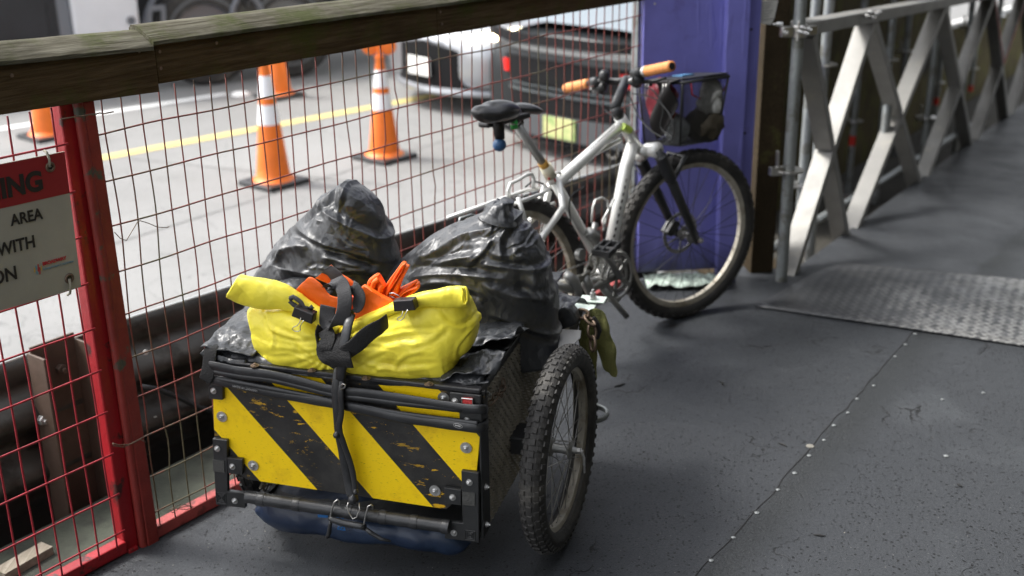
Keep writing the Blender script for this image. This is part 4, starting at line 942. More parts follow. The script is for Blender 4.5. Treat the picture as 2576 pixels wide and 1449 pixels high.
for q in ([(148, 700), (220, 708), (222, 782), (152, 774)], [(1712, 902), (1790, 910), (1790, 990), (1712, 982)]):
    b = MB(); b.prism([c5(*k)-fy*.013 for k in q], -fy*.002); obj('tape_patch', b, M_tape2, cart)
for q in ([(170, 908), (228, 912), (230, 975), (175, 970)], [(1728, 1142), (1790, 1150), (1790, 1208), (1730, 1200)]):
    P = [c5(*k)-fy*.0135 for k in q]; c_ = sum(P, V((0, 0, 0)))/4
    for s_ in (1, .62, .3):
        b = MB(); b.tube([c_+(p-c_)*s_ for p in P], .0012, 6, closed=True); obj('square_boss', b, M_blackpl, cart)
b = MB(); b.box(Cf, (.004, .03, .35), (.006, .06, .4)); obj('corner_post', b, M_blackpl, cart, bevel=.002)
for q in ((190, 445), (387, 752), (1583, 327), (1725, 640), (1530, 910)):
    b = MB(); b.hexbolt(c5(*q)-fy*.001, -fy, .0072, .005, .0145); obj('washer_bolt', b, M_bolt, cart, smooth=True)
for q in ((152, 270), (175, 632), (270, 745), (285, 960), (1665, 335), (1740, 455), (1755, 843), (1650, 937), (1658, 1160)):
    b = MB(); b.hexbolt(c5(*q)-fy*.013, -fy, .0062, .005, .0085); obj('bracket_bolt', b, M_bolt, cart, smooth=True)
for y, z in ((.02, .285), (.02, .18), (.05, .52)):
    b = MB(); b.hexbolt(Cf(.008, y, z), fx, .006, .006, .008); obj('side_bolt', b, M_bolt, cart, smooth=True)
b = MB(); p = c5(1762, 285, .01); b.hexbolt(p, (0, 0, 1), .008, .008, .012); obj('side_bolt', b, M_bolt, cart, smooth=True)
q = [c5(*k)-fy*.014 for k in ((1714, 308), (1780, 314), (1780, 372), (1714, 366))]
b = MB(); b.prism(q, -fy*.006); obj('reflector', b, mat('red reflector', (.55, .03, .03), .3, coat=.5, bump=.4, bs=300), cart, bevel=.001)
b = MB(); b.tube([p-fy*.006 for p in q], .002, 6, closed=True); obj('reflector_rim', b, M_steel, cart)
# taped bumper tube
A, B_ = c5(345, 950, -.022), c5(1612, 1140, -.022); b = MB(); n = 60; rr = []
pts = [A.lerp(B_, i/n) for i in range(n+1)]; rr = [.0165+.0006*noise.noise(p*60) for p in pts]; b.tube(pts, rr, 18)
for t in (.06, .24, .5, .67, .82, .97):
    P = A.lerp(B_, t); b.tube([P, P+(B_-A).normalized()*.003, P+(B_-A).normalized()*.02], [.0165, .0182, .0178], 18)
obj('bumper_bar', b, M_rubber, cart, smooth=True)
# lid edge and black lid board
b = MB(); b.box(Cf, (-BW/2+.01, BL/2-.005, Z1+.008), (BW+.0, BL+.01, .012)); obj('lid', b, mat('scuffed black lid', (.02, .02, .022), .35, bump=.3, bs=40, col2=(.06, .06, .06), c2s=20, c2lo=.6, c2hi=.75), cart, bevel=.003)
for q in ((395, 128), (755, 158), (1095, 208), (1490, 245)):
    p = c5(*q, .012); p = Cf.at((750+q[0]/1.61)*.644, (1350+q[1]/1.61)*.644, 'z', Z1+.0145); b = MB(); b.hexbolt(p, (0, 0, 1), .0075, .004, .011); obj('rusty_bolt', b, M_rust, cart, smooth=True)
# inner tubes stretched round the tailboard
def strap_path(zs_): return [c5(x, y, yy) for x, y, yy in zs_]
def ribbon(path, wd, th, m, nm, root, up=None, n=14, sm=4):
    P = []
    for i in range(len(path)-1):
        a = path[max(i-1, 0)]; b0, c0 = path[i], path[i+1]; d0 = path[min(i+2, len(path)-1)]
        for k in range(sm):
            f = k/sm; P.append(.5*((2*b0)+(c0-a)*f+(2*a-5*b0+4*c0-d0)*f*f+(3*b0-a-3*c0+d0)*f**3))
    P.append(path[-1]); b = MB(); r_ = [th*(1+.12*noise.noise(p*30)) for p in P]; b.tube(P, r_, n, flat=(up or V((0, 0, 1)), wd/th)); return obj(nm, b, m, root, smooth='all')
ys = -.022
ribbon(strap_path([(100, 120, .05), (95, 120, -.0), (140, 128, ys), (300, 160, ys), (500, 185, ys), (700, 232, ys), (890, 280, ys), (1100, 300, ys), (1400, 345, ys), (1700, 392, ys), (1822, 400, ys+.004), (1848, 400, .02), (1850, 395, .06)]), .0125, .006, M_rubber, 'inner_tube', cart)
ribbon(strap_path([(110, 150, .05), (105, 150, 0), (150, 165, ys), (300, 192, ys), (500, 215, ys), (700, 262, ys), (890, 308, ys), (1100, 335, ys), (1400, 370, ys), (1700, 402, ys)]), .008, .006, M_rubber, 'inner_tube', cart)
ribbon(strap_path([(100, 215, .05), (98, 212, 0), (140, 222, ys), (300, 250, ys), (450, 290, ys), (650, 325, ys), (890, 365, ys), (1100, 410, ys), (1300, 455, ys), (1560, 490, ys), (1780, 520, ys), (1840, 505, .0), (1850, 480, .06), (1850, 440, .16), (1850, 395, .30)]), .0125, .0055, M_rubber, 'inner_tube', cart)
ribbon(strap_path([(110, 190, .05), (105, 190, 0), (150, 205, ys), (450, 262, ys), (890, 345, ys+.003), (1300, 425, ys+.003), (1700, 478, ys+.003), (1800, 490, ys+.003)]), .007, .0055, M_rubber, 'inner_tube', cart)
M_prt = mat('faded white print', (.28, .28, .28), .7)
p0, p1 = c5(255, 247, ys-.008), c5(400, 277, ys-.008); dx_ = (p1-p0).normalized(); text(cart, 'lettering', 'MADE IN TAIWAN', p0, dx_, dx_.cross(fy)*-1, .0085, M_prt, xs=.95)
p = c5(1672, 505, ys-.007); b = MB(); b.tube([p+dx_*.011*math.cos(a)+V((0, 0, .0055))*math.sin(a) for a in [math.pi*k/8 for k in range(16)]], .0007, 5, closed=True); b.tube([p-dx_*.007, p+dx_*.007], .0016, 5); obj('tube_emblem', b, M_prt, cart)
# vertical rubber strap with knots and hooks
ribbon([c5(x, y, yy) for x, y, yy in ((925, 100, .01), (915, 170, -.02), (905, 250, -.03), (905, 330, -.034), (912, 420, -.036), (918, 500, -.034), (925, 560, -.034), (945, 660, -.03), (965, 780, -.028), (985, 880, -.028), (1000, 945, -.03))], .0115, .0045, M_rubber, 'tie_down_strap', cart, up=fx)
ribbon([c5(x, y, yy) for x, y, yy in ((955, 130, .0), (945, 220, -.028), (935, 300, -.038), (940, 420, -.04), (925, 520, -.04), (955, 620, -.038), (990, 720, -.034), (1015, 820, -.032), (1028, 920, -.032))], .008, .004, M_rubber, 'tie_down_strap', cart, up=fx)
for q in ((910, 562, 17), (1015, 965, 24), (1030, 920, 13)):
    b = MB(); c_ = c5(q[0], q[1], -.042); r_ = q[2]*.00055; b.lathe(c_-V((0, 0, r_)), (0, 0, 1), [(0, 0), (r_*.8, r_*.4), (r_, r_), (r_*.8, r_*1.6), (0, r_*2)], 14)
    displace(b, lambda p: .0015*noise.noise(p*90)); obj('strap_knot', b, M_rubber, cart, smooth='all')
def wirepath(pts, r_, nm, root, m=M_steel, n=8):
    b = MB(); b.tube(pts, r_, n); return obj(nm, b, m, root, smooth='all')
wirepath([c5(x, y, yy) for x, y, yy in ((865, 1120, -.045), (868, 1090, -.045), (880, 1030, -.046), (895, 985, -.046), (915, 968, -.044), (930, 980, -.04), (925, 1000, -.03))], .0022, 'hook', cart)
wirepath([c5(x, y, yy) for x, y, yy in ((1078, 1160, -.045), (1080, 1130, -.046), (1092, 1070, -.047), (1108, 1010, -.046), (1125, 1000, -.044), (1138, 1012, -.04), (1135, 1030, -.03))], .0022, 'hook', cart)
wirepath([c5(x, y, yy) for x, y, yy in ((985, 985, -.04), (975, 1010, -.044), (985, 1050, -.046), (1010, 1090, -.046), (1035, 1080, -.046), (1055, 1030, -.045), (1050, 990, -.04))], .0016, 'hook', cart)
wirepath([c5(x, y, yy) for x, y, yy in ((935, 262, -.04), (950, 240, -.044), (965, 246, -.044), (962, 262, -.042), (940, 275, -.04))], .002, 'hook', cart)
b = MB(); P = [c5(x, y, -.046) for x, y in ((862, 1080), (880, 1092), (920, 1105), (970, 1120), (1020, 1128), (1062, 1135), (1090, 1140))]; b.tube(P, [.006, .008, .0085, .0085, .0085, .0085, .007], 12); b.tube([c5(x, y, -.045) for x, y in ((872, 1095), (868, 1130), (862, 1180), (850, 1205))], [.004, .005, .006, .005], 10); b.tube([c5(x, y, -.045) for x, y in ((1090, 1150), (1130, 1180), (1190, 1215), (1250, 1230))], [.005, .006, .005, .003], 10)
displace(b, lambda p: .0012*noise.noise(p*120)); obj('toggle_strap', b, M_rubber, cart, smooth='all')
# right wheel and hidden left wheel
def bike_wheel(root, c, ax, R_, tw, nm='wheel', spoke_m=M_steel, nk=56, disc=False, knobh=.0045):
    b = MB(); b.ring(c, ax, R_-.055, [(-.016, -.009), (-.004, -.0135), (.016, -.0135), (.016, .0135), (-.004, .0135), (-.016, .009)], 72); w_ = obj(nm, b, M_rim, root, smooth=True)
    b = MB(); rc_ = R_-tw*.5-.004; sect = [(tw*.5*math.cos(a), tw*.5*math.sin(a)) for a in [-2.4+4.8*k/11 for k in range(12)]]; b.ring(c, ax, rc_, sect, 90)
    ax = V(ax).normalized(); u = V((0, 0, 1)); u = (u-ax*u.dot(ax)).normalized(); w2 = ax.cross(u)
    for k in range(nk):
        for j, (an, off) in enumerate(((0, 0), (.55, .5), (-.55, .5), (1.05, 0), (-1.05, 0))):
            th = 2*math.pi*(k+off)/nk; rad = u*math.cos(th)+w2*math.sin(th); tn = -u*math.sin(th)+w2*math.cos(th)
            nn = rad*math.cos(an)+ax*math.sin(an); p = c+rad*rc_+nn*(tw*.5-.001); sd_ = nn.cross(tn)
            L_ = math.pi*R_/nk*(.55 if j else .7); W_ = tw*.11; h_ = knobh
            a_, b_ = tn*L_/1.2, sd_*W_
            b.hexa([p-a_-b_, p+a_-b_, p+a_+b_, p-a_+b_, p-a_*.8-b_*.8+nn*h_, p+a_*.8-b_*.8+nn*h_, p+a_*.8+b_*.8+nn*h_, p-a_*.8+b_*.8+nn*h_])
    obj('tyre', b, M_tyre, w_, smooth=True)
    b = MB(); b.lathe(c-ax*.04, ax, [(.0, 0), (.008, 0), (.010, .008), (.024, .012), (.025, .017), (.014, .02), (.012, .04), (.014, .06), (.024, .063), (.025, .068), (.010, .072), (.008, .085), (0, .085)], 20); obj('hub', b, M_greyfr, w_, smooth=True)
    b = MB(); ns = 32
    for k in range(ns):
        sd_ = 1 if k % 2 else -1; th = 2*math.pi*k/ns; th2 = th+(.85 if (k//2) % 2 else -.85)
        r1 = u*math.cos(th)+w2*math.sin(th); r2 = u*math.cos(th2)+w2*math.sin(th2)
        b.tube([c+r2*.023+ax*sd_*.027, c+r1*(R_-.063)], .0011, 5)
        b.tube([c+r1*(R_-.063), c+r1*(R_-.074)], .0022, 5)
    obj('spokes', b, spoke_m, w_)
    if disc:
        b = MB(); b.ring(c-ax*.034, ax, .075, [(-.009, 0), (-.009, .0018), (.005, .0018), (.005, 0)], 48)
        for k in range(6):
            th = math.pi*k/3; r1 = u*math.cos(th)+w2*math.sin(th); r2 = u*math.cos(th+.5)+w2*math.sin(th+.5); b.beam(c-ax*.033+r2*.02, c-ax*.033+r1*.07, .006, .0018, ax)
        obj('brake_disc', b, M_steel, w_)
    return w_
WR = .275; wc = Cf(.135, .275, WR); wax = V((math.cos(R(19)), -math.sin(R(19)), 0))
w_ = bike_wheel(cart, wc, wax, WR, .064, nk=60, spoke_m=mat('dull spoke', (.3, .29, .27), .4, metal=.7), knobh=.0038)
b = MB(); b.tube([wc-wax*.12, wc+wax*.05], .007, 12); obj('axle', b, M_steel, cart, smooth=True)
b = MB(); b.hexbolt(wc+wax*.045, wax, .009, .008); b.tube([wc+wax*.055, wc+wax*.062+V((0, 0, -.02)), wc+wax*.058+V((.006, 0, -.062))], [.006, .006, .004], 8, flat=(wax, .6)); obj('quick_release', b, M_bolt, cart, smooth=True)
wc2 = Cf(-BW+.035, .30, WR); bike_wheel(cart, wc2, fx, WR, .05, nk=30)
b = MB(); b.box(Cf, (.04, .30, .275), (.08, .09, .05)); obj('axle_bracket', b, M_blackpl, cart, bevel=.004)
b = MB(); P = [Cf(.13+.05*math.cos(a)*1.0, .66+.05*math.sin(a), .19) for a in [-1.7+3.6*k/10 for k in range(11)]]; b.tube(P, .006, 8, flat=(V((0, 0, 1)), 1.6)); obj('tow_loop', b, M_galv, cart, smooth=True)
# hitch and front ironwork
b = MB(); p = ground(1500, 752, .5); b.box(Cf, (Cf.loc(p).x-.01, Cf.loc(p).y, .498), (.075, .05, .004)); b.box(Cf, (Cf.loc(p).x-.03, Cf.loc(p).y-.05, .49), (.07, .05, .004)); obj('hitch_plate', b, mat('pale green hitch plate', (.6, .68, .62), .35, metal=.3), cart, bevel=.001)
b = MB(); b.hexbolt(p+V((-.01, 0, .004)), (0, 0, 1), .009, .014, .012); obj('hitch_bolt', b, M_bolt, cart, smooth=True)
def chain(root, pts, L_=.03, r_=.0038, nm='chain', m=M_rust):
    b = MB(); P = [V(p) for p in pts]; seg = []
    tot = sum((q-p).length for p, q in zip(P, P[1:])); n = max(int(tot/(L_*.72)), 1)
    def at_(s):
        for p, q in zip(P, P[1:]):
            l = (q-p).length
            if s <= l: return p+(q-p)*(s/l), (q-p).normalized()
            s -= l
        return P[-1], (P[-1]-P[-2]).normalized()
    for k in range(n):
        c, t = at_(tot*(k+.5)/n); o_ = t.orthogonal().normalized(); o_ = (o_*math.cos(k*1.57+.4)+t.cross(o_)*math.sin(k*1.57+.4))
        b.tube([c+t*(L_/2*math.cos(a)*1.0)+o_*(L_*.3*math.sin(a)) for a in [2*math.pi*j/14 for j in range(14)]], r_, 7, closed=True)
    return obj(nm, b, m, root, smooth='all')
b = MB(); 
def cp(px, py, y): return Cf.at(px, py, 'y', y)
chain(cart, [cp(1448, 788, .62), cp(1470, 790, .62), cp(1488, 812, .6), cp(1490, 850, .58), cp(1492, 880, .56)], .042, .0042, 'safety_chain')
b = MB(); b.prism([Cf.at(px, py, 'z', .50) for px, py in ((1412, 830), (1462, 833), (1460, 852), (1428, 884), (1402, 886))], V((0, 0, .003))); obj('mudguard_plate', b, M_alu, cart, bevel=.001)
b = MB(); b.tube([cp(1395, 880, .5), cp(1425, 860, .55), cp(1448, 835, .6)], .006, 8); obj('stay', b, M_steel, cart, smooth=True)
chain(cart, [Cf(.012, .05, .49), Cf(.02, .09, .50), Cf(.02, .13, .485), Cf(.012, .18, .50)], .028, .002, 'hook_chain', M_rust)
b = MB(); b.box(Cf, (-.05, BL-.05, .50), (.2, .10, .06)); obj('front_clamp', b, M_blackpl, cart, bevel=.01)

# ------------------------------------------------------------------ tarpaulin on the lid
def drape(name, lab, pts, m, hfn, root=None, nu=46, nv=30, amp=.006, sc=16, seed=1, thick=.0016, **kw):
    A, B_, C_, D_ = pts
    b = MB(); b.grid(lambda u, v_: (A.lerp(B_, u)).lerp(D_.lerp(C_, u), v_)+V((0, 0, 1))*hfn(u, v_), nu, nv)
    displace(b, lambda p: amp*crumple(p, sc, seed, 3)*.8+amp*.6*math.sin((p.x*3+p.y*5+seed)*14)); return obj(name, b, m, root, smooth='all', solid=thick)
TZ = Z1+.02
tarp = thing('tarpaulin', 'black and grey tarpaulin folded over the trailer lid under the bags', 'tarpaulin', Frame(Cf(-.35, .35, TZ), 16.1))
drape('sheet', '', [Cf(-.70, -.005, TZ), Cf(.01, -.0, TZ), Cf(.03, .74, TZ+.01), Cf(-.70, .74, TZ+.01)], M_tarp, lambda u, v_: .006+.010*noise.noise(V((u*4, v_*4, 1)))+(-.03*max(0, .04-v_)/.04), tarp, 60, 50, .005, 18, 2)
drape('left_fold', '', [Cf(-.72, .0, TZ+.012), Cf(-.58, .0, TZ+.006), Cf(-.50, .32, TZ+.07), Cf(-.70, .34, TZ+.06)], M_tarp, lambda u, v_: .004+.05*math.sin(math.pi*min(u*1.1, 1))*v_*(1-v_*.4), tarp, 30, 40, .006, 20, 5)
drape('right_fold', '', [c5(1560, 235, -.0), c5(1905, 195, .03), c5(1985, 50, .08), c5(1700, 90, .12)], M_tarp, lambda u, v_: .012*math.sin(u*3.1)+.006*noise.noise(V((u*5, v_*3, 4))), tarp, 40, 24, .005, 22, 8)
drape('right_fold', '', [c5(1560, 270, -.0), c5(1870, 235, .01), c5(1860, 215, .05), c5(1600, 235, .06)], M_tarp, lambda u, v_: .004*math.sin(v_*3.1), tarp, 30, 10, .002, 30, 9)
drape('upper_fold', '', [c4(1640, 1230, 'y', .12), c4(2046, 1160, 'y', .18), Cf.at(1330, 835, 'y', .3), Cf.at(1215, 860, 'y', .3)], M_tarp, lambda u, v_: .015*math.sin(v_*3.1)+.012*noise.noise(V((u*4, v_*4, 7))), tarp, 40, 30, .007, 16, 12)
drape('front_fold', '', [Cf.at(1385, 790, 'y', .55), Cf.at(1440, 775, 'y', .60), Cf.at(1482, 770, 'y', .70), Cf.at(1385, 735, 'y', .70)], M_tarp, lambda u, v_: .02*math.sin(v_*3.1), tarp, 24, 20, .005, 20, 14)
b = MB(); P = [Cf.at(x, y, 'y', .56) for x, y in ((1392, 800), (1400, 782), (1416, 772), (1432, 775), (1444, 790), (1452, 812), (1440, 822), (1404, 835))]; b.prism(P, Cf.d(0, .05, .0)); obj('front_cover', b, M_bagblk, tarp, bevel=.006)
# corner webbing
ribbon([Cf(-.705, .06, TZ+.01), Cf(-.695, .02, TZ+.022), Cf(-.69, -.006, TZ+.015), Cf(-.690, -.026, TZ-.03), Cf(-.70, -.03, TZ-.055)], .018, .002, M_blkweb, 'corner_webbing', tarp, up=fx)
ribbon([Cf.at(508, 884, 'y', 0), Cf.at(520, 893, 'y', -.0), Cf.at(545, 900, 'y', -.005), Cf.at(580, 908, 'y', -.005), Cf.at(620, 912, 'y', 0)], .008, .003, M_tarp, 'rolled_hem', tarp, up=V((0, .6, .8)))

# ------------------------------------------------------------------ refuse sacks
def zq(x, y): return (781+x/1.4985)*.644, (625+y/1.4985)*.644
def folds_fn(lines, yc, w, amp):
    """crisp creases: each line is a sharp ridge with a soft hollow along one side, in the plane of the trailer width"""
    segs = []
    for j, ln in enumerate(lines):
        P = [Cf.loc(Cf.at(*zq(*q), 'y', yc)) for q in ln]; P = [(p.x, p.z) for p in P]
        P2 = []
        for i in range(len(P)-1):
            a = P[max(i-1, 0)]; b0, c0 = P[i], P[i+1]; d0 = P[min(i+2, len(P)-1)]
            for k in range(4):
                f = k/4; P2.append(tuple(.5*((2*b0[m])+(c0[m]-a[m])*f+(2*a[m]-5*b0[m]+4*c0[m]-d0[m])*f*f+(3*b0[m]-a[m]-3*c0[m]+d0[m])*f**3) for m in (0, 1)))
        P2.append(P[-1]); W_ = w*(1, .7, 1.3)[j % 3]*6; segs.append((P2, (1, -1)[j % 2], amp*(1, .75, .9)[j % 3], W_/6, min(q[0] for q in P2)-W_, max(q[0] for q in P2)+W_, min(q[1] for q in P2)-W_, max(q[1] for q in P2)+W_))
    def fn(p):
        q = Cf.loc(p); x, z = q.x, q.z; f = 0
        for P2, sg_, A, W, xa, xb, za, zb in segs:
            if x < xa or x > xb or z < za or z > zb: continue
            best = 9; n = len(P2)-1
            for i in range(n):
                ax, az = P2[i]; bx_, bz = P2[i+1]; dx, dz = bx_-ax, bz-az; L2 = dx*dx+dz*dz
                if L2 < 1e-12: continue
                t = ((x-ax)*dx+(z-az)*dz)/L2; t = 0 if t < 0 else 1 if t > 1 else t
                ex, ez = x-ax-dx*t, z-az-dz*t; d = math.hypot(ex, ez)
                if d < best: best = d; sd = math.copysign(d, dx*ez-dz*ex)*sg_; u = (i+t)/n
            if best > W*6: continue
            k = min(1, 5*u, 5*(1-u)+.15)
            f += A*k*(math.exp(-best/W)-.75*math.exp(-((sd-1.7*W)/(1.1*W))**2))
        return f
    return fn
def sack(name, lab, rows, yc, depth, seed, folds, group='black refuse sacks on the trailer', lean=0., cpx=(985, 700), creases=()):
    """rows: (left px, left py, right px, right py) from the foot to the gathered top"""
    st = []
    for i, (a, c, d, e) in enumerate(rows):
        t = i/(len(rows)-1); yy = yc+lean*t; st.append((Cf.at(a, c, 'y', yy), Cf.at(d, e, 'y', yy)))
    cen = Cf.at(*cpx, 'y', yc-.1); cf_ = folds_fn(creases, yc-.1, .010, .0125); rn = random.Random(int(seed*10)); small = []
    u0_, v0_ = ((cpx[0]/.644-781)*1.4985, (cpx[1]/.644-625)*1.4985)
    for _ in range(46):
        a_ = rn.uniform(-3.0, -.1); r0 = rn.uniform(80, 780); r1 = r0+rn.uniform(60, 190); a2 = a_+rn.uniform(-.2, .2); am = (a_+a2)/2+rn.uniform(-.09, .09)
        small.append([(u0_+r*math.cos(q), v0_+r*math.sin(q)) for r, q in ((r0, a_), ((r0+r1)/2, am), (r1, a2))])
    sf_ = folds_fn(small, yc-.1, .0042, .0042)
    b = MB(); hmax = depth
    def h(t): return hmax*max((math.sin(math.pi*min(.5, .16+t*.5)))*(1-t)**.75+.015, .01) if t > 0 else hmax*.45
    pillow(b, st, None, h, Cf, 190, 200, pw=.85)
    def dis(p):
        d = p-cen; r_ = max(math.hypot((d.x*.96-d.y*.28), d.z), .02); ang = math.atan2(d.z, d.x*.96-d.y*.28)
        wq = noise.noise(p*3.1+V((seed, 0, 0)))*.35; k = min(r_*4, 1); a_ = ang+wq
        f = .006*ridged(V((a_*1.5, r_*2.3, seed)), 1.5, seed)*k+.003*ridged(V((a_*1.5, r_*2.6, seed+3)), 3.6, seed)*k
        f += .010*noise.noise(p*4.2+V((seed, 0, 0)))+.0022*ridged(V((p.x+wq*.12, p.y, p.z)), 9, seed+2)+.0014*ridged(V((p.x, p.y, p.z+wq*.1)), 21, seed)+cf_(p)+sf_(p)
        return f
    displace(b, dis); o = obj(name, b, M_bagblk, None, smooth='all', origin=(st[0][0]+st[0][1])/2); tag(o, lab, 'refuse sack', group); return o
sack('refuse_sack', 'full black refuse sack with a crumpled peak, left of the orange cloth', [(655, 830, 985, 850), (640, 770, 1000, 770), (648, 700, 1004, 700), (668, 660, 1000, 665), (692, 628, 992, 640), (712, 595, 972, 602), (745, 566, 960, 572), (775, 536, 946, 545), (800, 512, 930, 522), (826, 492, 914, 502), (846, 480, 902, 486), (860, 473, 893, 476)], .46, .17, 3.1, 17,
     creases=([(640, 300), (870, 420), (1000, 520), (1130, 600)], [(520, 420), (700, 480), (900, 560), (1040, 640)], [(720, 210), (860, 300), (960, 420), (1080, 560)], [(880, 170), (960, 300), (1040, 450), (1120, 560)], [(905, 175), (990, 260), (1040, 380), (1090, 480)], [(480, 640), (640, 650), (800, 700), (930, 760)], [(720, 560), (850, 590), (1000, 680)], [(560, 400), (640, 300), (700, 260), (750, 200)], [(400, 600), (520, 520), (650, 500)], [(820, 150), (760, 230), (800, 300)], [(380, 660), (470, 560), (500, 470)], [(800, 620), (920, 640), (1010, 700)]))
sack('refuse_sack', 'larger black refuse sack, top flopped over, trailing a corner towards the wheel', [(1080, 900, 1428, 902), (1030, 862, 1416, 878), (985, 820, 1404, 842), (968, 770, 1398, 800), (962, 715, 1392, 752), (985, 680, 1386, 712), (1012, 652, 1374, 668), (1045, 625, 1358, 630), (1080, 600, 1342, 600), (1115, 580, 1324, 575), (1155, 564, 1304, 556), (1195, 552, 1290, 540), (1222, 540, 1280, 528), (1240, 526, 1274, 520)], .46, .19, 8.4, 11,
     creases=([(1200, 700), (1400, 660), (1590, 660), (1800, 700)], [(1230, 620), (1350, 560), (1500, 470), (1700, 430)], [(1640, 330), (1850, 350), (1950, 480), (2020, 650), (2050, 900)], [(1250, 740), (1450, 700), (1650, 760), (1640, 830)], [(1700, 480), (1640, 560), (1560, 620)], [(1800, 560), (1900, 640), (1930, 800)], [(1830, 360), (1740, 480), (1760, 600)], [(1700, 880), (1850, 960), (2000, 1060), (2130, 1150)], [(1650, 700), (1800, 780), (2000, 860)], [(1400, 420), (1550, 380), (1750, 340)], [(1650, 600), (1800, 640), (2010, 700)], [(1900, 700), (1980, 850), (2060, 1050)], [(1350, 620), (1500, 580), (1620, 560)]))
b = MB(); q = [zq(*k) for k in ((1640, 330), (1720, 262), (1790, 252), (1806, 300), (1830, 350), (1850, 390))]
st = [(Cf.at(q[0][0], q[0][1], 'y', .42), Cf.at(q[5][0], q[5][1], 'y', .42)), (Cf.at(q[1][0]-14, q[1][1]+12, 'y', .42), Cf.at(q[4][0], q[4][1], 'y', .42)), (Cf.at(q[1][0]+6, q[1][1], 'y', .42), Cf.at(q[3][0], q[3][1], 'y', .42)), (Cf.at(q[2][0]-10, q[2][1], 'y', .42), Cf.at(q[2][0]+2, q[2][1]+2, 'y', .42))]
pillow(b, st, None, lambda t: .03*(1-t)+.006, Cf, 40, 40, pw=.8); displace(b, lambda p: .003*ridged(p, 26, 2)+.002*ridged(p, 50, 4))
tag(obj('sack_flap', b, M_bagblk, None, smooth='all', origin=st[0][0]), 'crumpled open mouth of plastic flopped over on top of the larger sack', 'plastic flap')

# ------------------------------------------------------------------ yellow roll-top bag
ybag = thing('yellow_bag', 'bright yellow roll top bag cinched in the middle by a black strap', 'bag', Frame(Cf(-.35, .12, Z1+.02), 16.1))
def Y(x, y, d=.08): return c4(x, y, 'y', d)
ycols = [((292, 930), (306, 975), .07), ((318, 900), (345, 1090), .07), ((370, 900), (390, 1262), .07), ((430, 905), (430, 1285), .07), ((520, 925), (540, 1322), .06), ((640, 950), (700, 1345), .06), ((750, 1010), (800, 1362), .06), ((840, 1060), (862, 1385), .06), ((900, 1085), (905, 1398), .06), ((960, 1070), (1000, 1398), .06), ((1040, 1030), (1110, 1400), .06), ((1150, 975), (1250, 1402), .06), ((1270, 925), (1400, 1404), .06), ((1400, 880), (1540, 1402), .065), ((1540, 850), (1640, 1398), .07), ((1660, 840), (1652, 1392), .075), ((1735, 850), (1700, 1290), .08), ((1790, 900), (1790, 1190), .09), ((1822, 985), (1828, 1060), .10)]
st = [(Y(*lo, d), Y(*hi, d)) for hi, lo, d in ycols]
b = MB()
pillow(b, st, None, lambda t: .014+.066*(math.sin(math.pi*min(max(t, .0), 1)))**.5*(1-.45*math.exp(-((t-.44)/.09)**2)), Cf, 190, 120, pw=.6)
ctr = Y(900, 1130)
ycr = folds_fn(([(870, 1250), (1000, 1170), (1100, 1120)], [(1000, 1020), (1200, 990), (1400, 1000)], [(1240, 1100), (1350, 1080), (1450, 1010)], [(1380, 900), (1500, 1000), (1600, 960)], [(1480, 1230), (1500, 1120), (1620, 1000)], [(960, 1150), (1150, 1200), (1400, 1190)], [(330, 900), (400, 1000), (560, 1050), (680, 1060)], [(380, 1130), (520, 1110), (640, 1150), (760, 1230)], [(560, 1080), (640, 1130), (700, 1200)], [(300, 880), (380, 900), (500, 880)], [(900, 1100), (1000, 1080), (1150, 1100)], [(1050, 1080), (1180, 1040), (1300, 1060)], [(1150, 1240), (1220, 1160), (1330, 1140)], [(420, 960), (450, 1040), (440, 1120)], [(1500, 890), (1540, 950), (1520, 1060)], [(1000, 1240), (1080, 1190), (1200, 1230)]), .0, .0052, .0040)
def ydis(p):
    d = p-ctr; r_ = max(d.length, .02); ang = math.atan2(d.z, d.x)
    f = .013*ridged(V((ang*2.1, r_*1.0, 2)), 1.6, 5)*math.exp(-r_*2.6)*min(r_*9, 1)
    return f*.6+.006*noise.noise(p*5+V((3, 1, 2)))+.0016*ridged(V((p.x+p.z*.5, p.y, p.z*.5)), 9, 6)+ycr(p)
displace(b, ydis); obj('bag_body', b, M_yel, ybag, smooth='all')
def roll(rows, yv, hh, nm, seed):
    st = [(Y(*hi, yv-.00), Y(*lo, yv)) for hi, lo in rows]; b = MB(); pillow(b, st, None, lambda t: hh*(.9+.1*math.sin(t*6)) if .01 < t < .995 else hh*.7, Cf, 70, 40, pw=.8)
    displace(b, lambda p: .0045*noise.noise(p*14+V((seed, 0, 0)))+.002*ridged(p, 24, seed)); return obj(nm, b, M_yel, ybag, smooth='all')
roll([((240, 722), (150, 868)), ((330, 738), (220, 905)), ((430, 755), (320, 938)), ((540, 790), (450, 945)), ((640, 850), (570, 965)), ((740, 930), (690, 1015)), ((830, 1000), (800, 1085)), ((915, 1065), (880, 1135))], .03, .022, 'rolled_edge', 1)
roll([((915, 1075), (910, 1140)), ((1000, 1030), (1010, 1095)), ((1100, 970), (1130, 1040)), ((1220, 915), (1240, 990)), ((1330, 878), (1340, 955)), ((1450, 840), (1460, 935)), ((1570, 815), (1600, 938)), ((1680, 798), (1720, 932)), ((1735, 798), (1757, 925))], .03, .020, 'rolled_edge', 4)
b = MB(); P = [Y(*q, .012) for q in ((1712, 808), (1735, 806), (1748, 830), (1750, 890), (1738, 918), (1720, 915), (1716, 880), (1722, 830))]; b.tube(P, .003, 6, closed=True); obj('roll_edge_fold', b, M_yel, ybag, smooth='all')
b = MB(); b.tube([Y(*q, .01) for q in ((392, 1262), (420, 1285), (520, 1310), (640, 1335), (760, 1355), (790, 1352))], .004, 8, flat=(V((0, 0, 1)), .5)); obj('base_seam', b, M_yel, ybag, smooth='all')
b = MB()
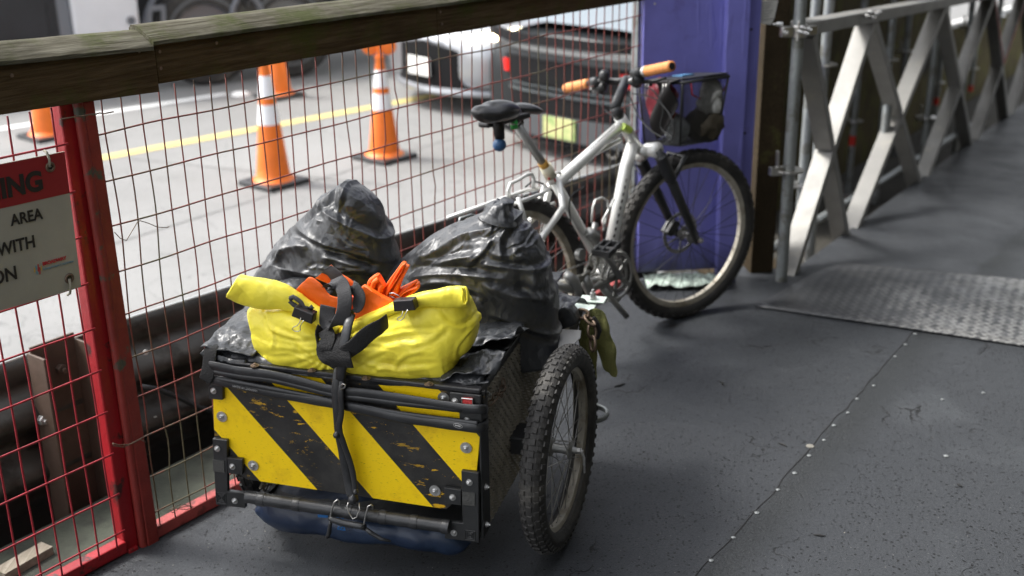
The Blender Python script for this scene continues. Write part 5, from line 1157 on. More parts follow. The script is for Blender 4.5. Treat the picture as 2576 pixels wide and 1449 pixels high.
for q in ([(570, 880), (590, 870), (615, 885), (640, 905), (660, 940), (690, 950)], [(572, 882), (568, 900), (590, 920), (615, 935), (640, 945)], [(700, 930), (715, 945), (705, 960)]): b.tube([Y(x, y, -.0) for x, y in q], .005, 6, flat=(V((0, 0, 1)), 1.3))
obj('printed_logo', b, M_greyweb, ybag, smooth='all')
# webbing drape on the front
ribbon([Y(x, y, d) for x, y, d in ((775, 1075, -.01), (752, 1130, -.025), (755, 1200, -.035), (780, 1250, -.04), (840, 1280, -.042), (900, 1260, -.045), (950, 1230, -.048), (1010, 1190, -.045), (1060, 1140, -.042), (1110, 1100, -.038), (1170, 1065, -.03), (1215, 1030, -.01))], .020, .0028, M_blkweb, 'webbing_strap', ybag, up=V((0, -.2, 1)))
ribbon([Y(x, y, d) for x, y, d in ((850, 1130, -.02), (870, 1180, -.04), (880, 1240, -.052), (890, 1290, -.056), (900, 1330, -.05))], .035, .003, M_blkweb, 'webbing_strap', ybag, up=fx)
ribbon([Y(x, y, d) for x, y, d in ((800, 1090, -.02), (820, 1140, -.035), (800, 1200, -.05), (790, 1240, -.05), (830, 1290, -.055), (880, 1330, -.05))], .018, .0028, M_blkweb, 'webbing_strap', ybag, up=fx)
ribbon([Y(x, y, d) for x, y, d in ((975, 985, .0), (955, 1050, -.02), (940, 1120, -.035), (925, 1200, -.045), (915, 1290, -.05), (905, 1370, -.045), (900, 1420, -.035))], .012, .004, M_rubber, 'rubber_strap', ybag, up=fx)
# binder clips
def clip(lab, cx, cy, ang, root_y, wires_):
    p = Y(cx, cy, root_y); rt = thing('binder_clip', lab, 'binder clip', Frame(p, 16.1), 'black binder clips holding the roll of the yellow bag')
    ex = fx*math.cos(ang)+V((0, 0, 1))*math.sin(ang); ez = fx*-math.sin(ang)+V((0, 0, 1))*math.cos(ang)
    P = [p+ex*a+ez*c_ for a, c_ in ((-.027, -.013), (.027, -.013), (.025, .013), (-.025, .013))]; b = MB(); b.prism([q+fy*.022 for q in P], -fy*.026); obj('clip_body', b, mat('black spring steel', (.015, .014, .014), .4, col2=(.06, .035, .02), c2s=30, c2lo=.58, c2hi=.7), rt, bevel=.002)
    for wv in wires_: wirepath([Y(x, y, root_y-.006) for x, y in wv], .0011, 'clip_handle', rt)
clip('black binder clip on the left roll of the yellow bag', 655, 990, -.30, -.015, [[(640, 1010), (632, 1040), (615, 1060), (590, 1070), (582, 1085), (600, 1098), (628, 1098), (638, 1088), (634, 1070), (645, 1045), (660, 1025)]])
clip('rusty black binder clip on the right roll of the yellow bag', 1328, 925, .16, -.012, [[(1320, 965), (1312, 995), (1285, 1010), (1282, 1022), (1300, 1028), (1325, 1010), (1335, 985), (1352, 955)], [(1275, 885), (1250, 870), (1230, 862), (1232, 845), (1255, 842), (1290, 860), (1310, 880)]])

# ------------------------------------------------------------------ orange cloth bag stuffed between the sacks
ocl = thing('orange_bag', 'folded orange nylon bag with grey webbing stuffed between the two sacks', 'bag', Frame(Y(900, 950, .14), 16.1))
def flap(nm, poly, yv, h_, m, seed, n=60, nv_=36, amp=.003, pleat=0, root=ocl, axis='x'):
    """poly: stations of (a, b) pixel pairs"""
    st = [(Y(*lo, yv if not callable(yv) else yv(i/(len(poly)-1))), Y(*hi, yv if not callable(yv) else yv(i/(len(poly)-1)))) for i, (lo, hi) in enumerate(poly)]
    b = MB(); pillow(b, st, None, lambda t: h_, Cf, n, nv_, pw=.6)
    c0 = st[0][0]; c1 = st[-1][0]; ax_ = (c1-c0).normalized()
    cr = (st[0][1]-st[0][0]).normalized()
    displace(b, lambda p: amp*noise.noise(p*16+V((seed, 0, 0)))+amp*.6*ridged(p, 22, seed)+(.0045*(abs(math.sin((p-c0).dot(cr)*pleat))-.5) if pleat else 0)); return obj(nm, b, m, root, smooth='all')
flap('left_flap', [((605, 822), (608, 818)), ((640, 860), (690, 735)), ((700, 930), (760, 770)), ((760, 975), (830, 850)), ((830, 1010), (900, 870)), ((905, 1090), (985, 900))], .05, .006, M_orgfab, 3)
flap('upper_flap', [((735, 745), (840, 655)), ((800, 770), (880, 690)), ((870, 800), (950, 740)), ((940, 830), (1010, 790)), ((990, 860), (1040, 830))], .10, .008, M_orgfab, 5)
flap('grey_trim', [((768, 712), (842, 652)), ((815, 725), (868, 668)), ((850, 770), (905, 700)), ((900, 800), (950, 760))], .088, .005, M_greyweb, 6)
flap('inner_flap', [((905, 1090), (920, 1085)), ((930, 1050), (985, 1010)), ((950, 960), (1000, 950)), ((960, 870), (1020, 860))], .055, .006, mat('deep orange nylon', (.62, .05, .008), .5), 7)
flap('right_flap', [((985, 1100), (992, 1098)), ((992, 1020), (1060, 1060)), ((1000, 950), (1130, 1000)), ((1015, 880), (1200, 950)), ((1035, 815), (1255, 905)), ((1060, 790), (1215, 880))], .045, .008, M_orgfab, 9, pleat=0)
for k, pl_ in enumerate(([((1080, 860), (1150, 880)), ((1085, 800), (1180, 850)), ((1100, 752), (1190, 815)), ((1140, 718), (1200, 800)), ((1148, 718), (1165, 740))],
                       [((1175, 880), (1290, 850)), ((1195, 820), (1300, 800)), ((1235, 750), (1325, 740)), ((1280, 685), (1350, 690)), ((1318, 635), (1357, 678))],
                       [((1215, 890), (1300, 900)), ((1260, 850), (1360, 870)), ((1300, 812), (1400, 840)), ((1350, 785), (1425, 812)), ((1400, 760), (1422, 785))])):
    for q_ in range(4):
        sh = (q_-1.5)*.24
        def sl_(lo, hi):
            mx, my = (lo[0]+hi[0])/2+sh*(hi[0]-lo[0]), (lo[1]+hi[1])/2+sh*(hi[1]-lo[1]); hx, hy = (hi[0]-lo[0])*.15, (hi[1]-lo[1])*.15
            return ((mx-hx, my-hy-(q_ % 2)*5), (mx+hx, my+hy-(q_ % 2)*5))
        flap('pleat', [sl_(lo, hi) for lo, hi in pl_], .075+.012*k-.012*(q_ % 2), .011, M_orgfab, 11+k+q_, amp=.0012, n=40, nv_=24)
for k, pl_ in enumerate(([(1215, 860), (1250, 800), (1290, 740), (1325, 680), (1330, 650)], [(1235, 870), (1280, 800), (1315, 740), (1345, 690)], [(1290, 880), (1330, 840), (1380, 815), (1420, 800)], [(1090, 850), (1100, 800), (1110, 765)])):
    ribbon([Y(x, y, .066) for x, y in pl_], .010, .0012, M_orgfab, 'fold_ridge', ocl, up=fy)
ribbon([Y(x, y, d) for x, y, d in ((830, 800, .03), (850, 780, .02), (880, 770, .015), (910, 790, .01), (930, 850, -.005), (930, 930, -.012), (915, 1010, -.012), (880, 1055, -.01), (835, 1060, .0), (812, 1035, .005), (815, 980, .01), (822, 930, .012))], .019, .0016, M_greyweb, 'webbing_loop', ocl, up=V((.9, -.1, .35)))
ribbon([Y(x, y, d) for x, y, d in ((830, 790, .04), (900, 775, .03), (950, 830, .02), (985, 800, .02), (1030, 860, .015), (1020, 920, .01), (985, 960, .005), (950, 965, .0))], .016, .0016, M_greyweb, 'webbing_loop', ocl, up=V((.8, -.1, .6)))

# ------------------------------------------------------------------ blue bag slung underneath
b = MB()
lo_ = [(430, 1005), (470, 1050), (520, 1100), (600, 1135), (720, 1150), (850, 1165), (1000, 1190), (1150, 1205), (1270, 1210), (1400, 1232), (1500, 1262), (1600, 1290), (1670, 1295), (1725, 1260), (1760, 1220)]
hi_ = [(420, 1005), (430, 940), (480, 870), (560, 860), (700, 880), (850, 900), (1000, 930), (1150, 950), (1300, 980), (1400, 1000), (1500, 1020), (1600, 1040), (1680, 1100), (1740, 1180), (1775, 1215)]
st = [(c5(*a, .09), c5(*c, .09)) for a, c in zip(lo_, hi_)]
pillow(b, st, None, lambda t: .01+.075*math.sin(math.pi*t)**.5, Cf, 110, 60, pw=.9)
displace(b, lambda p: .010*noise.noise(p*8)+.005*ridged(p, 9, 3)+.002*ridged(p, 25, 1))
bb = tag(obj('blue_bag', b, M_blue, None, smooth='all', origin=Cf(-.35, .1, .1)), 'navy blue bag slung under the trailer below the bumper bar', 'bag')
ROOTM[bb.name] = bb.matrix_world.copy()
b = MB(); b.prism([c5(x, y, .005) for x, y in ((790, 1062), (855, 1068), (855, 1082), (792, 1078))], -fy*.001); obj('blue_mark', b, M_bluetxt, bb)
pt = c5(965, 1168, -.002); text(bb, 'lettering', 'BI  OL', pt, V((0, 0, 1)), -fx, .032, M_bluetxt, xs=.75)

# ------------------------------------------------------------------ towel on the trailer front
tw = thing('towel', 'olive green cloth hanging in two tails over the front corner of the trailer', 'cloth', Frame(Cf(.12, .7, .5), 16.1))
def tail_(rows, yv, nm, seed):
    st = [(Cf.at(a, c, 'y', yv), Cf.at(d, e, 'y', yv)) for a, c, d, e in rows]; b = MB(); pillow(b, st, None, lambda t: .006+.003*math.sin(t*3), Cf, 70, 50, pw=.7)
    displace(b, lambda p: .005*noise.noise(p*22+V((seed, 0, 0)))+.005*ridged(V((p.x*2.2, p.y, p.z*.4)), 16, seed)); obj(nm, b, M_towel, tw, smooth='all')
tail_([(1468, 792, 1486, 774), (1470, 806, 1506, 774), (1478, 824, 1520, 784), (1486, 846, 1530, 812), (1494, 870, 1540, 845), (1503, 895, 1548, 878), (1514, 922, 1554, 912), (1530, 940, 1556, 935), (1540, 950, 1553, 948)], .66, 'outer_tail', 1)
tail_([(1460, 800, 1484, 792), (1455, 822, 1492, 808), (1455, 850, 1498, 838), (1460, 880, 1503, 870), (1470, 905, 1506, 898), (1480, 930, 1506, 924), (1490, 955, 1502, 953)], .64, 'inner_tail', 4)
b = MB(); b.tube([Cf.at(x, y, 'y', .62) for x, y in ((1490, 800), (1500, 812), (1506, 830), (1500, 850))], .009, 8); obj('dark_clip', b, M_black, tw)

# ------------------------------------------------------------------ bicycle
rcp = ground(1280, 1000); BAZ = 44
Bw = Frame((rcp.x, rcp.y, 0), BAZ, lean=-6)
bike = thing('bicycle', 'silver mountain bicycle with tan grips and a black front basket leaning by the wire fence', 'bicycle', Frame((rcp.x, rcp.y, 0), BAZ))
def bp(px, py, x=0.): return Bw.at(px, py, 'x', x)
Wf = Frame(ground(1720, 795), 58)
fh = Wf(0, 0, .335)
fx_ = Wf.d(1, 0, 0)
fw = bike_wheel(bike, fh, fx_, .338, .054, nk=54, disc=False, spoke_m=mat('black spoke', (.03, .03, .03), .4, metal=.5))
b = MB(); cD = fh-fx_*.042; b.ring(cD, fx_, .078, [(-.009, 0), (-.009, .0018), (.006, .0018), (.006, 0)], 54)
u_, w_2 = V((0, 0, 1)), fx_.cross(V((0, 0, 1)))
for k in range(6):
    th = math.pi*k/3; r1 = u_*math.cos(th)+w_2*math.sin(th); r2 = u_*math.cos(th+.5)+w_2*math.sin(th+.5); b.beam(cD+r2*.02, cD+r1*.07, .006, .0018, fx_)
obj('brake_disc', b, M_greyfr, fw)
b = MB(); b.beam(cD+Wf.d(0, -.03, .055), cD+Wf.d(0, -.07, .005), .035, .045, fx_); obj('brake_caliper', b, M_blackpl, bike, bevel=.006)
b = MB(); q = [fh+(u_*math.cos(a)+w_2*math.sin(a))*.293+fx_*.0135 for a in (-1.02, -.93, -.84, -.78)]
b.tube(q, .006, 6, flat=(fx_, .25)); obj('rim_sticker', b, mat('yellow sticker', (.75, .65, .03), .5), fw)
# rear wheel
rh = Bw(0, .085, .335); bx = Bw.d(1, 0, 0)
bike_wheel(bike, rh, bx, .338, .052, nk=54)
HTt, HTb = bp(1562, 300), bp(1600, 368); hax = (HTt-HTb).normalized(); BB = bp(1524, 690)
STt = bp(1386, 440); STj = bp(1393, 468)
def tube_(nm, pts, r_, m=M_frame, n=16, root=bike): b = MB(); b.tube(pts, r_, n); return obj(nm, b, m, root, smooth='all')
tube_('head_tube', [HTb-hax*.012, HTt+hax*.012], .022)
tube_('top_tube', [STj-(HTt-STj).normalized()*.0, HTt-hax*.02], .0205)
tube_('down_tube', [HTb+hax*.025, bp(1575, 420), BB], [.022, .024, .024])
tube_('seat_tube', [STt, BB], .0180, M_frame)
b = MB(); b.tube([BB-bx*.036, BB+bx*.036], .021, 18); obj('bottom_bracket', b, M_greyfr, bike, smooth=True)
for s in (-1, 1):
    ax_ = rh+bx*s*.065
    tube_('seat_stay', [bp(1396, 455)+bx*s*.018, bp(1394, 520)+bx*s*.04, ax_+V((0, 0, .16)), ax_], [.0115, .0125, .0115, .010])
    tube_('chain_stay', [BB+bx*s*.03, BB.lerp(ax_, .4)+bx*s*.01, ax_], [.011, .010, .009])
tube_('brake_bridge', [bp(1345, 527)-bx*.0, bp(1395, 512)], .007)
tube_('brake_arm', [bp(1372, 464), bp(1358, 500), bp(1343, 528)], .0085, M_frame)
tube_('brake_arm', [bp(1393, 516), bp(1378, 550), bp(1367, 580)], .006, M_frame)
tube_('brake_cable', [bp(1322, 470), bp(1340, 455), bp(1365, 462), bp(1390, 480), bp(1405, 510), bp(1420, 530)], .003, M_blackpl, 8)
tube_('rack_hook', [bp(1335, 500), bp(1334, 516), bp(1340, 526), bp(1352, 524), bp(1360, 512)], .0035, M_steel, 8)
# lettering blocks on frame tubes
b = MB()
for k in range(12):
    c_ = bp(1487+k*5.2, 372-k*4.7, .0195); t = (HTt-STj).normalized(); b.beam(c_-t*.0022-V((0, 0, .0035)), c_+t*.0015+V((0, 0, .0055)), .003, .0008, bx)
obj('tube_lettering', b, M_black, bike)
b = MB()
for k in range(11):
    c_ = bp(1575-k*3.9, 455+k*17.5, .0215); t = (BB-HTb).normalized(); s_ = t.cross(bx); b.prism([c_-t*.012-s_*.004, c_-t*.004+s_*.004, c_+t*.007+s_*.0, c_-t*.002-s_*.008], bx*.0008)
obj('tube_lettering', b, M_black, bike)
# seat post
tube_('seat_post', [bp(1302, 316), bp(1372, 420)], .0145, mat('dull grey post', (.36, .36, .35), .45, metal=.5))
tube_('post_tape', [bp(1363, 407), bp(1373, 421)], .0165, mat('amber tape', (.5, .27, .05), .4))
tube_('seat_clamp', [bp(1372, 418), bp(1386, 445)], .021, M_cream)
tube_('clamp_lever', [bp(1398, 434), bp(1420, 437)], .004, M_steel, 8)
c_ = bp(1386, 449, .0185); t_ = (STt-BB).normalized(); s_ = t_.cross(bx)
tube_('flag_sticker', [bp(1383, 440), bp(1391, 458)], .0174, mat('white sticker', (.75, .73, .7), .5))
for (a, e) in ((1.0, .6), (-1.0, -.6)):
    pass
b = MB(); q0 = bp(1394, 444, .0172); 
for off, wd in ((.0135, .006),): b.beam(bp(1391, 440, .016), bp(1397, 456, .016), .007, .003, bx)
b.beam(bp(1379, 449, .0176), bp(1383, 451, .0176), .007, .001, bx); obj('flag_red', b, mat('flag red', (.6, .03, .03), .5), bike)
# saddle: two padded lobes and a nose
def z2(x, y, off=0.): return bp((1750+x/2.24)*.644, (200+y/2.24)*.644, off)
def lobe(nm, lo, hi, off, th, m, nu=50):
    st = [(z2(*a, off), z2(*c, off)) for a, c in zip(lo, hi)]; b0 = MB(); y0 = len(b0.v)
    SF = Frame((0, 0, 0), BAZ-90+0); F2 = Frame((0, 0, 0), BAZ-90)     # thickness runs across the bicycle
    pillow(b0, st, None, lambda t: th*(.35+.65*math.sin(math.pi*min(max(t, .03), .97))), Frame((0, 0, 0), BAZ+90), nu, 30, pw=.9); return obj(nm, b0, m, sad, smooth='all')
sadm = MB(); sadm.box(Bw, (0, .10, .925), (.05, .2, .02)); sad = obj('saddle', sadm, M_saddle, bike, bevel=.008)
lobe('saddle_lobe', [(240, 560), (275, 610), (330, 630), (420, 615), (500, 600), (560, 580), (600, 545)], [(238, 520), (280, 480), (350, 465), (400, 438), (480, 425), (560, 445), (603, 500)], .055, .055, M_saddle)
lobe('saddle_lobe', [(590, 520), (640, 538), (700, 548), (760, 548), (784, 535)], [(590, 470), (640, 455), (700, 455), (755, 480), (784, 515)], -.03, .05, M_saddle)
b = MB(); b.tube([z2(520, 610, .02), z2(560, 640, .02), z2(610, 640, .02), z2(660, 560, .0)], .0035, 8); b.tube([z2(540, 600, -.02), z2(580, 630, -.02), z2(640, 620, -.02), z2(700, 550, -.02)], .0035, 8); obj('saddle_rail', b, M_steel, bike, smooth='all')
tube_('saddle_clamp', [z2(555, 640), z2(640, 625)], .013, M_blackpl); tube_('green_light', [z2(575, 600, .012), z2(580, 680, .012)], .012, M_green)
b = MB(); b.tube([z2(430, 610, .03), z2(445, 680, .03), z2(455, 770, .03)], [.02, .019, .016], 12); obj('saddle_pouch', b, M_black, bike, smooth='all')
b = MB(); c_ = z2(450, 818, .03); b.lathe(c_-V((0, 0, .022)), (0, 0, 1), [(.022*math.sin(math.pi*k/12), .022-.022*math.cos(math.pi*k/12)) for k in range(13)], 20); obj('blue_ball', b, mat('blue plastic', (.03, .09, .2), .35), bike, smooth=True)
# fork
cr0 = HTb-hax*.025
fork_r, fork_l = fh+fx_*.062, fh-fx_*.062
crR = Wf.at(1655, 378, 'x', .062); crL = Wf.at(1607, 392, 'x', -.058)
b = MB(); b.tube([crL, (crL+crR)/2+V((0, 0, .012)), crR], [.024, .022, .026], 14, flat=(V((0, 0, 1)), 1.15)); b.tube([HTb-hax*.01, (crL+crR)/2], .02, 14); obj('fork_crown', b, M_frame, bike, smooth='all')
for nm, a, c in (('fork_leg', crR, fork_r), ('fork_leg', crL, fork_l)):
    tube_(nm, [a, a.lerp(c, .3), a.lerp(c, .32), c+Wf.d(0, 0, -.012)], [.014, .014, .0195, .014], M_blackpl)
    b = MB()
    P = [a.lerp(c, .06+.27*k/16) for k in range(17)]; b.tube(P, [.021+.0025*(k % 2) for k in range(17)], 14); obj('fork_boot', b, M_rubber, bike, smooth='all')
tube_('fork_arch', [crR.lerp(fork_r, .36)-fx_*.006, Wf(.04, -.06, .70)+V((0, 0, -.04)), Wf(-.04, -.07, .70)+V((0, 0, -.04)), crL.lerp(fork_l, .36)], .010, M_blackpl)
b = MB(); b.tube([fork_l-fx_*.008, fork_r+fx_*.012], .008, 10); b.hexbolt(fork_r+fx_*.01, fx_, .012, .01); obj('front_axle', b, M_steel, bike, smooth=True)
# stem and handlebar
stb = HTt+hax*.055; hbL, hbR = Wf.at(1424, 222, 'y', -.22), Wf.at(1690, 166, 'y', -.22); hd_ = (hbR-hbL).normalized(); hm = hbL.lerp(hbR, .50)+V((0, 0, -.012))+Wf.d(0, .05, 0)
tube_('headset_spacer', [HTt+hax*.008, stb], .019, M_blackpl)
tube_('stem', [stb, hm], [.019, .017], M_blackpl)
barp = [hbL, hbL.lerp(hbR, .33), hm-hd_*.05, hm, hm+hd_*.05, hbL.lerp(hbR, .67), hbR]
tube_('handlebar', barp, .0125, M_blackpl)
for nm, a, c in (('grip', hbL, hbL.lerp(hbR, .235)), ('grip', hbR, hbR.lerp(hbL, .21))):
    n = 26; tube_(nm, [a.lerp(c, k/n) for k in range(n+1)], [.0185+.0012*((k//2) % 2) for k in range(n+1)], M_grip, 18)
b = MB(); b.lathe(hbR, hd_, [(.0125, -.001), (.0125, .0015), (0, .0015)], 16); obj('grip_plug', b, M_black, bike)
b = MB(); q = hbR.lerp(hbL, .21); b.tube([q, q-hd_*.014], .021, 14); obj('grip_collar', b, M_bolt, bike, smooth=True)
for s, a in ((1, hbL.lerp(hbR, .27)), (-1, hbR.lerp(hbL, .26))):
    t = hd_*s; dn_ = V((0, 0, -1)); bk = Wf.d(0, 1, 0)
    b = MB(); b.tube([a, a+t*.045], .020, 14); b.tube([a+t*.01+dn_*.01, a+t*.05+dn_*.03+bk*.015, a+t*.075+dn_*.02], [.02, .024, .014], 12); b.tube([a+t*.03+dn_*.03, a-t*.01+dn_*.038+bk*.05, a-t*.07+dn_*.035+bk*.055], [.009, .0065, .006], 8)
    displace(b, lambda p: .002*noise.noise(p*60)); obj('brake_lever', b, M_blackpl, bike, smooth='all')
    b = MB(); b.tube([a+t*.02+dn_*.02-bk*.022, a+t*.04+dn_*.022-bk*.022], .007, 8); obj('lever_badge', b, M_steel, bike, smooth=True)
b = MB(); c_ = Wf.at(1520, 187, 'y', -.22); b.lathe(c_-V((0, 0, .022)), (0, 0, 1), [(0, 0), (.018, 0), (.021, .012), (.019, .028), (.010, .037), (0, .039)], 18); b.tube([c_-V((0, 0, .02)), c_-V((0, 0, .04))], .009, 8); obj('bell', b, M_saddle, bike, smooth='all')
for k, pth in enumerate((
    [(1580, 225), (1592, 262), (1612, 300), (1640, 330), (1672, 348)], [(1500, 240), (1520, 275), (1548, 300), (1552, 330), (1545, 350)], [(1590, 235), (1650, 250), (1690, 300), (1688, 350), (1640, 372), (1590, 372), (1560, 360)],
    [(1600, 215), (1640, 225), (1668, 270), (1662, 320), (1690, 345), (1685, 356)], [(1560, 330), (1572, 375), (1590, 410), (1612, 440)], [(1470, 470), (1440, 490), (1432, 520), (1436, 560)], [(1545, 262), (1540, 285), (1536, 318)])):
    b = MB(); P = [bp(*q, -.0+.03) if k in (5,) else Wf.at(*q, 'y', -.16) for q in pth]; PP = []
    for i in range(len(P)-1):
        a = P[max(i-1, 0)]; b0, c0 = P[i], P[i+1]; d0 = P[min(i+2, len(P)-1)]
        for j in range(5): f = j/5; PP.append(.5*((2*b0)+(c0-a)*f+(2*a-5*b0+4*c0-d0)*f*f+(3*b0-a-3*c0+d0)*f**3))
    b.tube(PP+[P[-1]], .0026, 7); obj('cable', b, M_blackpl, bike, smooth='all')
b = MB(); b.tube([bp(1566, 318, .02), bp(1584, 328, .02)], .014, 10); obj('head_lamp', b, mat('lime reflector', (.45, .6, .08), .3), bike, smooth=True)
b = MB(); b.tube([bp(1462, 406, .0), bp(1560, 352, .0)], .0085, 10); b2_ = obj('fence_brace', b, M_frame, bike, smooth=True)
b2_.name = 'frame_pump'
# pump lies behind the frame
# drivetrain
ch = BB+bx*.052
b = MB(); b.ring(ch, bx, .088, [(-.010, -.0015), (-.010, .0015), (.0, .0015), (.0, -.0015)], 60)
u3 = V((0, 0, 1))-bx*bx.z; u3.normalize(); w3 = bx.cross(u3)
for k in range(44):
    th = 2*math.pi*k/44; rd = u3*math.cos(th)+w3*math.sin(th); tn = -u3*math.sin(th)+w3*math.cos(th); b.prism([ch+rd*.087-tn*.003, ch+rd*.087+tn*.003, ch+rd*.092], bx*.002)
for k in range(5):
    th = 2*math.pi*k/5+.3; rd = u3*math.cos(th)+w3*math.sin(th); b.beam(ch, ch+rd*.084, .016, .004, bx)
b.ring(ch, bx, .055, [(-.008, -.002), (-.008, .002), (.004, .002), (.004, -.002)], 40); obj('chainring', b, M_greyfr, bike, smooth=True)
ped1 = bp(1500, 622, .075); 
tube_('crank_arm', [ch+bx*.012, ch+bx*.018+(ped1-ch)*.5, ped1], [.014, .011, .011], M_greyfr)
def pedal(c, root=bike):
    b = MB(); t = bx; f_ = Bw.d(0, .94, .34)
    for s in (-1, 1): b.beam(c+f_*s*.032+t*.005, c+f_*s*.032+t*.085, .008, .022, V((0, 0, 1)))
    for k in (0, .45, 1): b.beam(c+t*(.01+.07*k)-f_*.032, c+t*(.01+.07*k)+f_*.032, .008, .02, V((0, 0, 1)))
    b.tube([c, c+t*.088], .008, 10)
    for k in range(5):
        for s in (-1, 1): b.beam(c+t*(.012+.016*k)+f_*s*.032+V((0, 0, .010)), c+t*(.012+.016*k)+f_*s*.032+V((0, 0, .016)), .004, .004, bx)
    return obj('pedal', b, M_blackpl, root, bevel=.002)
pedal(ped1)
ped2 = BB*2-ped1-bx*.0; ped2 = BB-bx*.06+(BB-(ped1-bx*.075))
tube_('crank_arm', [BB-bx*.04, ped2], .012, M_greyfr); 
tube_('kickstand', [bp(1512, 720, .04), bp(1545, 760, .06), bp(1578, 798, .09)], [.013, .011, .011], M_greyfr)
b = MB(); pts = []
for k in range(40):
    a = math.pi*k/39; 
P0 = ch+u3*.09; P1 = rh+bx*.045+u3*.045; P2 = rh+bx*.045-u3*.045; P3 = ch-u3*.09
for A_, B__ in ((P0, P1), (P2, P3)):
    n = 34
    for k in range(n):
        if k % 2 == 0: b.beam(A_.lerp(B__, k/n), A_.lerp(B__, (k+.8)/n), .006, .007, bx)
        else: b.beam(A_.lerp(B__, k/n), A_.lerp(B__, (k+.8)/n), .003, .008, bx)
    obj('drive_chain', b, M_greyfr, bike); b = MB()
b = MB(); b.ring(rh+bx*.045, bx, .045, [(-.03, -.01), (-.03, .01), (.0, .01), (.004, 0), (.0, -.01)], 30); obj('sprocket', b, M_greyfr, bike, smooth=True)
b = MB(); c_ = Wf.at(1455, 690, 'y', -.2)
b.tube([bp(1425, 690, .08), bp(1440, 705, .085), bp(1452, 730, .09), bp(1458, 752, .09)], [.016, .022, .018, .012], 12); b.tube([bp(1470, 690, .085), bp(1478, 715, .09), bp(1488, 745, .09), bp(1492, 770, .09)], [.012, .020, .017, .010], 12); b.tube([bp(1395, 715, .07), bp(1425, 725, .08), bp(1450, 730, .08)], [.012, .016, .014], 10)
displace(b, lambda p: .003*noise.noise(p*35)); obj('derailleur', b, M_greyfr, bike, smooth='all')
tube_('tow_arm', [bp(1478, 732, .05), bp(1505, 718, .05), bp(1540, 700, .05)], [.013, .013, .012], M_greyfr)
b = MB(); b.lathe(bp(1460, 640, .07), bx, [(.0, -.01), (.02, -.01), (.022, 0), (.02, .01), (0, .01)], 16); obj('light_bracket', b, M_greyfr, bike, smooth=True)
chain(bike, [bp(1493, 640, .08), bp(1495, 660, .08), bp(1478, 688, .085), bp(1455, 704, .085), bp(1440, 712, .08)], .05, .0062, 'lock_chain', mat('grey lock chain', (.36, .35, .31), .45, metal=.6, var=.2, vs=30))
b = MB(); b.tube([bp(1498, 560, .03), bp(1492, 590, .03), bp(1500, 612, .03), bp(1512, 620, .03)], .011, 10); b.tube([bp(1480, 585, .03), bp(1500, 600, .03)], .02, 12); obj('brake_body', b, M_greyfr, bike, smooth='all')
tube_('bottle_cage', [bp(1488, 560, .03), bp(1492, 520, .03), bp(1498, 503, .03), bp(1515, 497, .03), bp(1528, 505, .03), bp(1532, 530, .03), bp(1526, 545, .03), bp(1518, 580, .03)], .0042, M_frame, 8)
tube_('bottle_cage', [bp(1545, 500, .03), bp(1530, 530, .03), bp(1516, 555, .03), bp(1520, 575, .03)], .0042, M_frame, 8)
# rear rack: a deck of two long rails with hoops and struts
for off in (-.045, .045):
    tube_('rack_rail', [bp(1150, 552, 0)+bx*off, bp(1340, 484, 0)+bx*off, bp(1368, 474, 0)+bx*off*.5], .0065, M_frame, 10)
tube_('rack_hoop', [bp(1282, 500, .02), bp(1278, 480, .02), bp(1284, 462, .02), bp(1300, 455, .02), bp(1325, 440, .02), bp(1338, 438, .02), bp(1343, 450, .02), bp(1342, 475, .02)], .0062, M_frame, 10)
tube_('rack_hoop', [bp(1155, 566, .05), bp(1157, 550, .05), bp(1185, 541, .05), bp(1200, 545, .05), bp(1210, 560, .05)], .005, M_galv, 10)
tube_('rack_strut', [bp(1303, 497, .06), bp(1330, 580, .07)], .0075, M_frame, 10); tube_('rack_strut', [bp(1303, 497, -.05), rh-bx*.06], .0065, M_frame, 10)
tube_('rack_foot', [bp(1325, 575, .07), rh+bx*.075], .006, M_frame, 10)

# basket on the handlebar
RL = Wf.at(1606, 207, 'y', -.10); ex = Wf.d(.97, 0, .14); ey = Wf.d(0, 1, 0)
RR = RL+ex*.26; FR = RR+ey*.22; FL = RL+ey*.22
dnv = V((0, 0, -.235)); ce = (RL+RR+FR+FL)/4
bot = [ce+(p-ce)*.82+dnv for p in (RL, RR, FR, FL)]; topc = [RL, RR, FR, FL]
bsk = thing('front_basket', 'black wire mesh basket hanging from the bicycle handlebar', 'basket', Frame(ce+dnv, 58))
b = MB(); b.tube(topc, .0065, 8, closed=True); b.tube(bot, .004, 8, closed=True)
for p, q in zip(topc, bot): b.tube([p, q], .004, 8)
obj('basket_rim', b, M_blackpl, bsk, smooth='all')
b = MB()
for i in range(4):
    a, c = topc[i], topc[(i+1) % 4]; d, e = bot[i], bot[(i+1) % 4]
    for k in range(1, 30): b.tube([a.lerp(c, k/30), d.lerp(e, k/30)], .0009, 4)
    for k in range(1, 26): b.tube([a.lerp(d, k/26), c.lerp(e, k/26)], .0009, 4)
for k in range(1, 24): b.tube([bot[0].lerp(bot[3], k/24), bot[1].lerp(bot[2], k/24)], .0012, 4); b.tube([bot[0].lerp(bot[1], k/24), bot[3].lerp(bot[2], k/24)], .0012, 4)
obj('basket_mesh', b, M_blackpl, bsk)
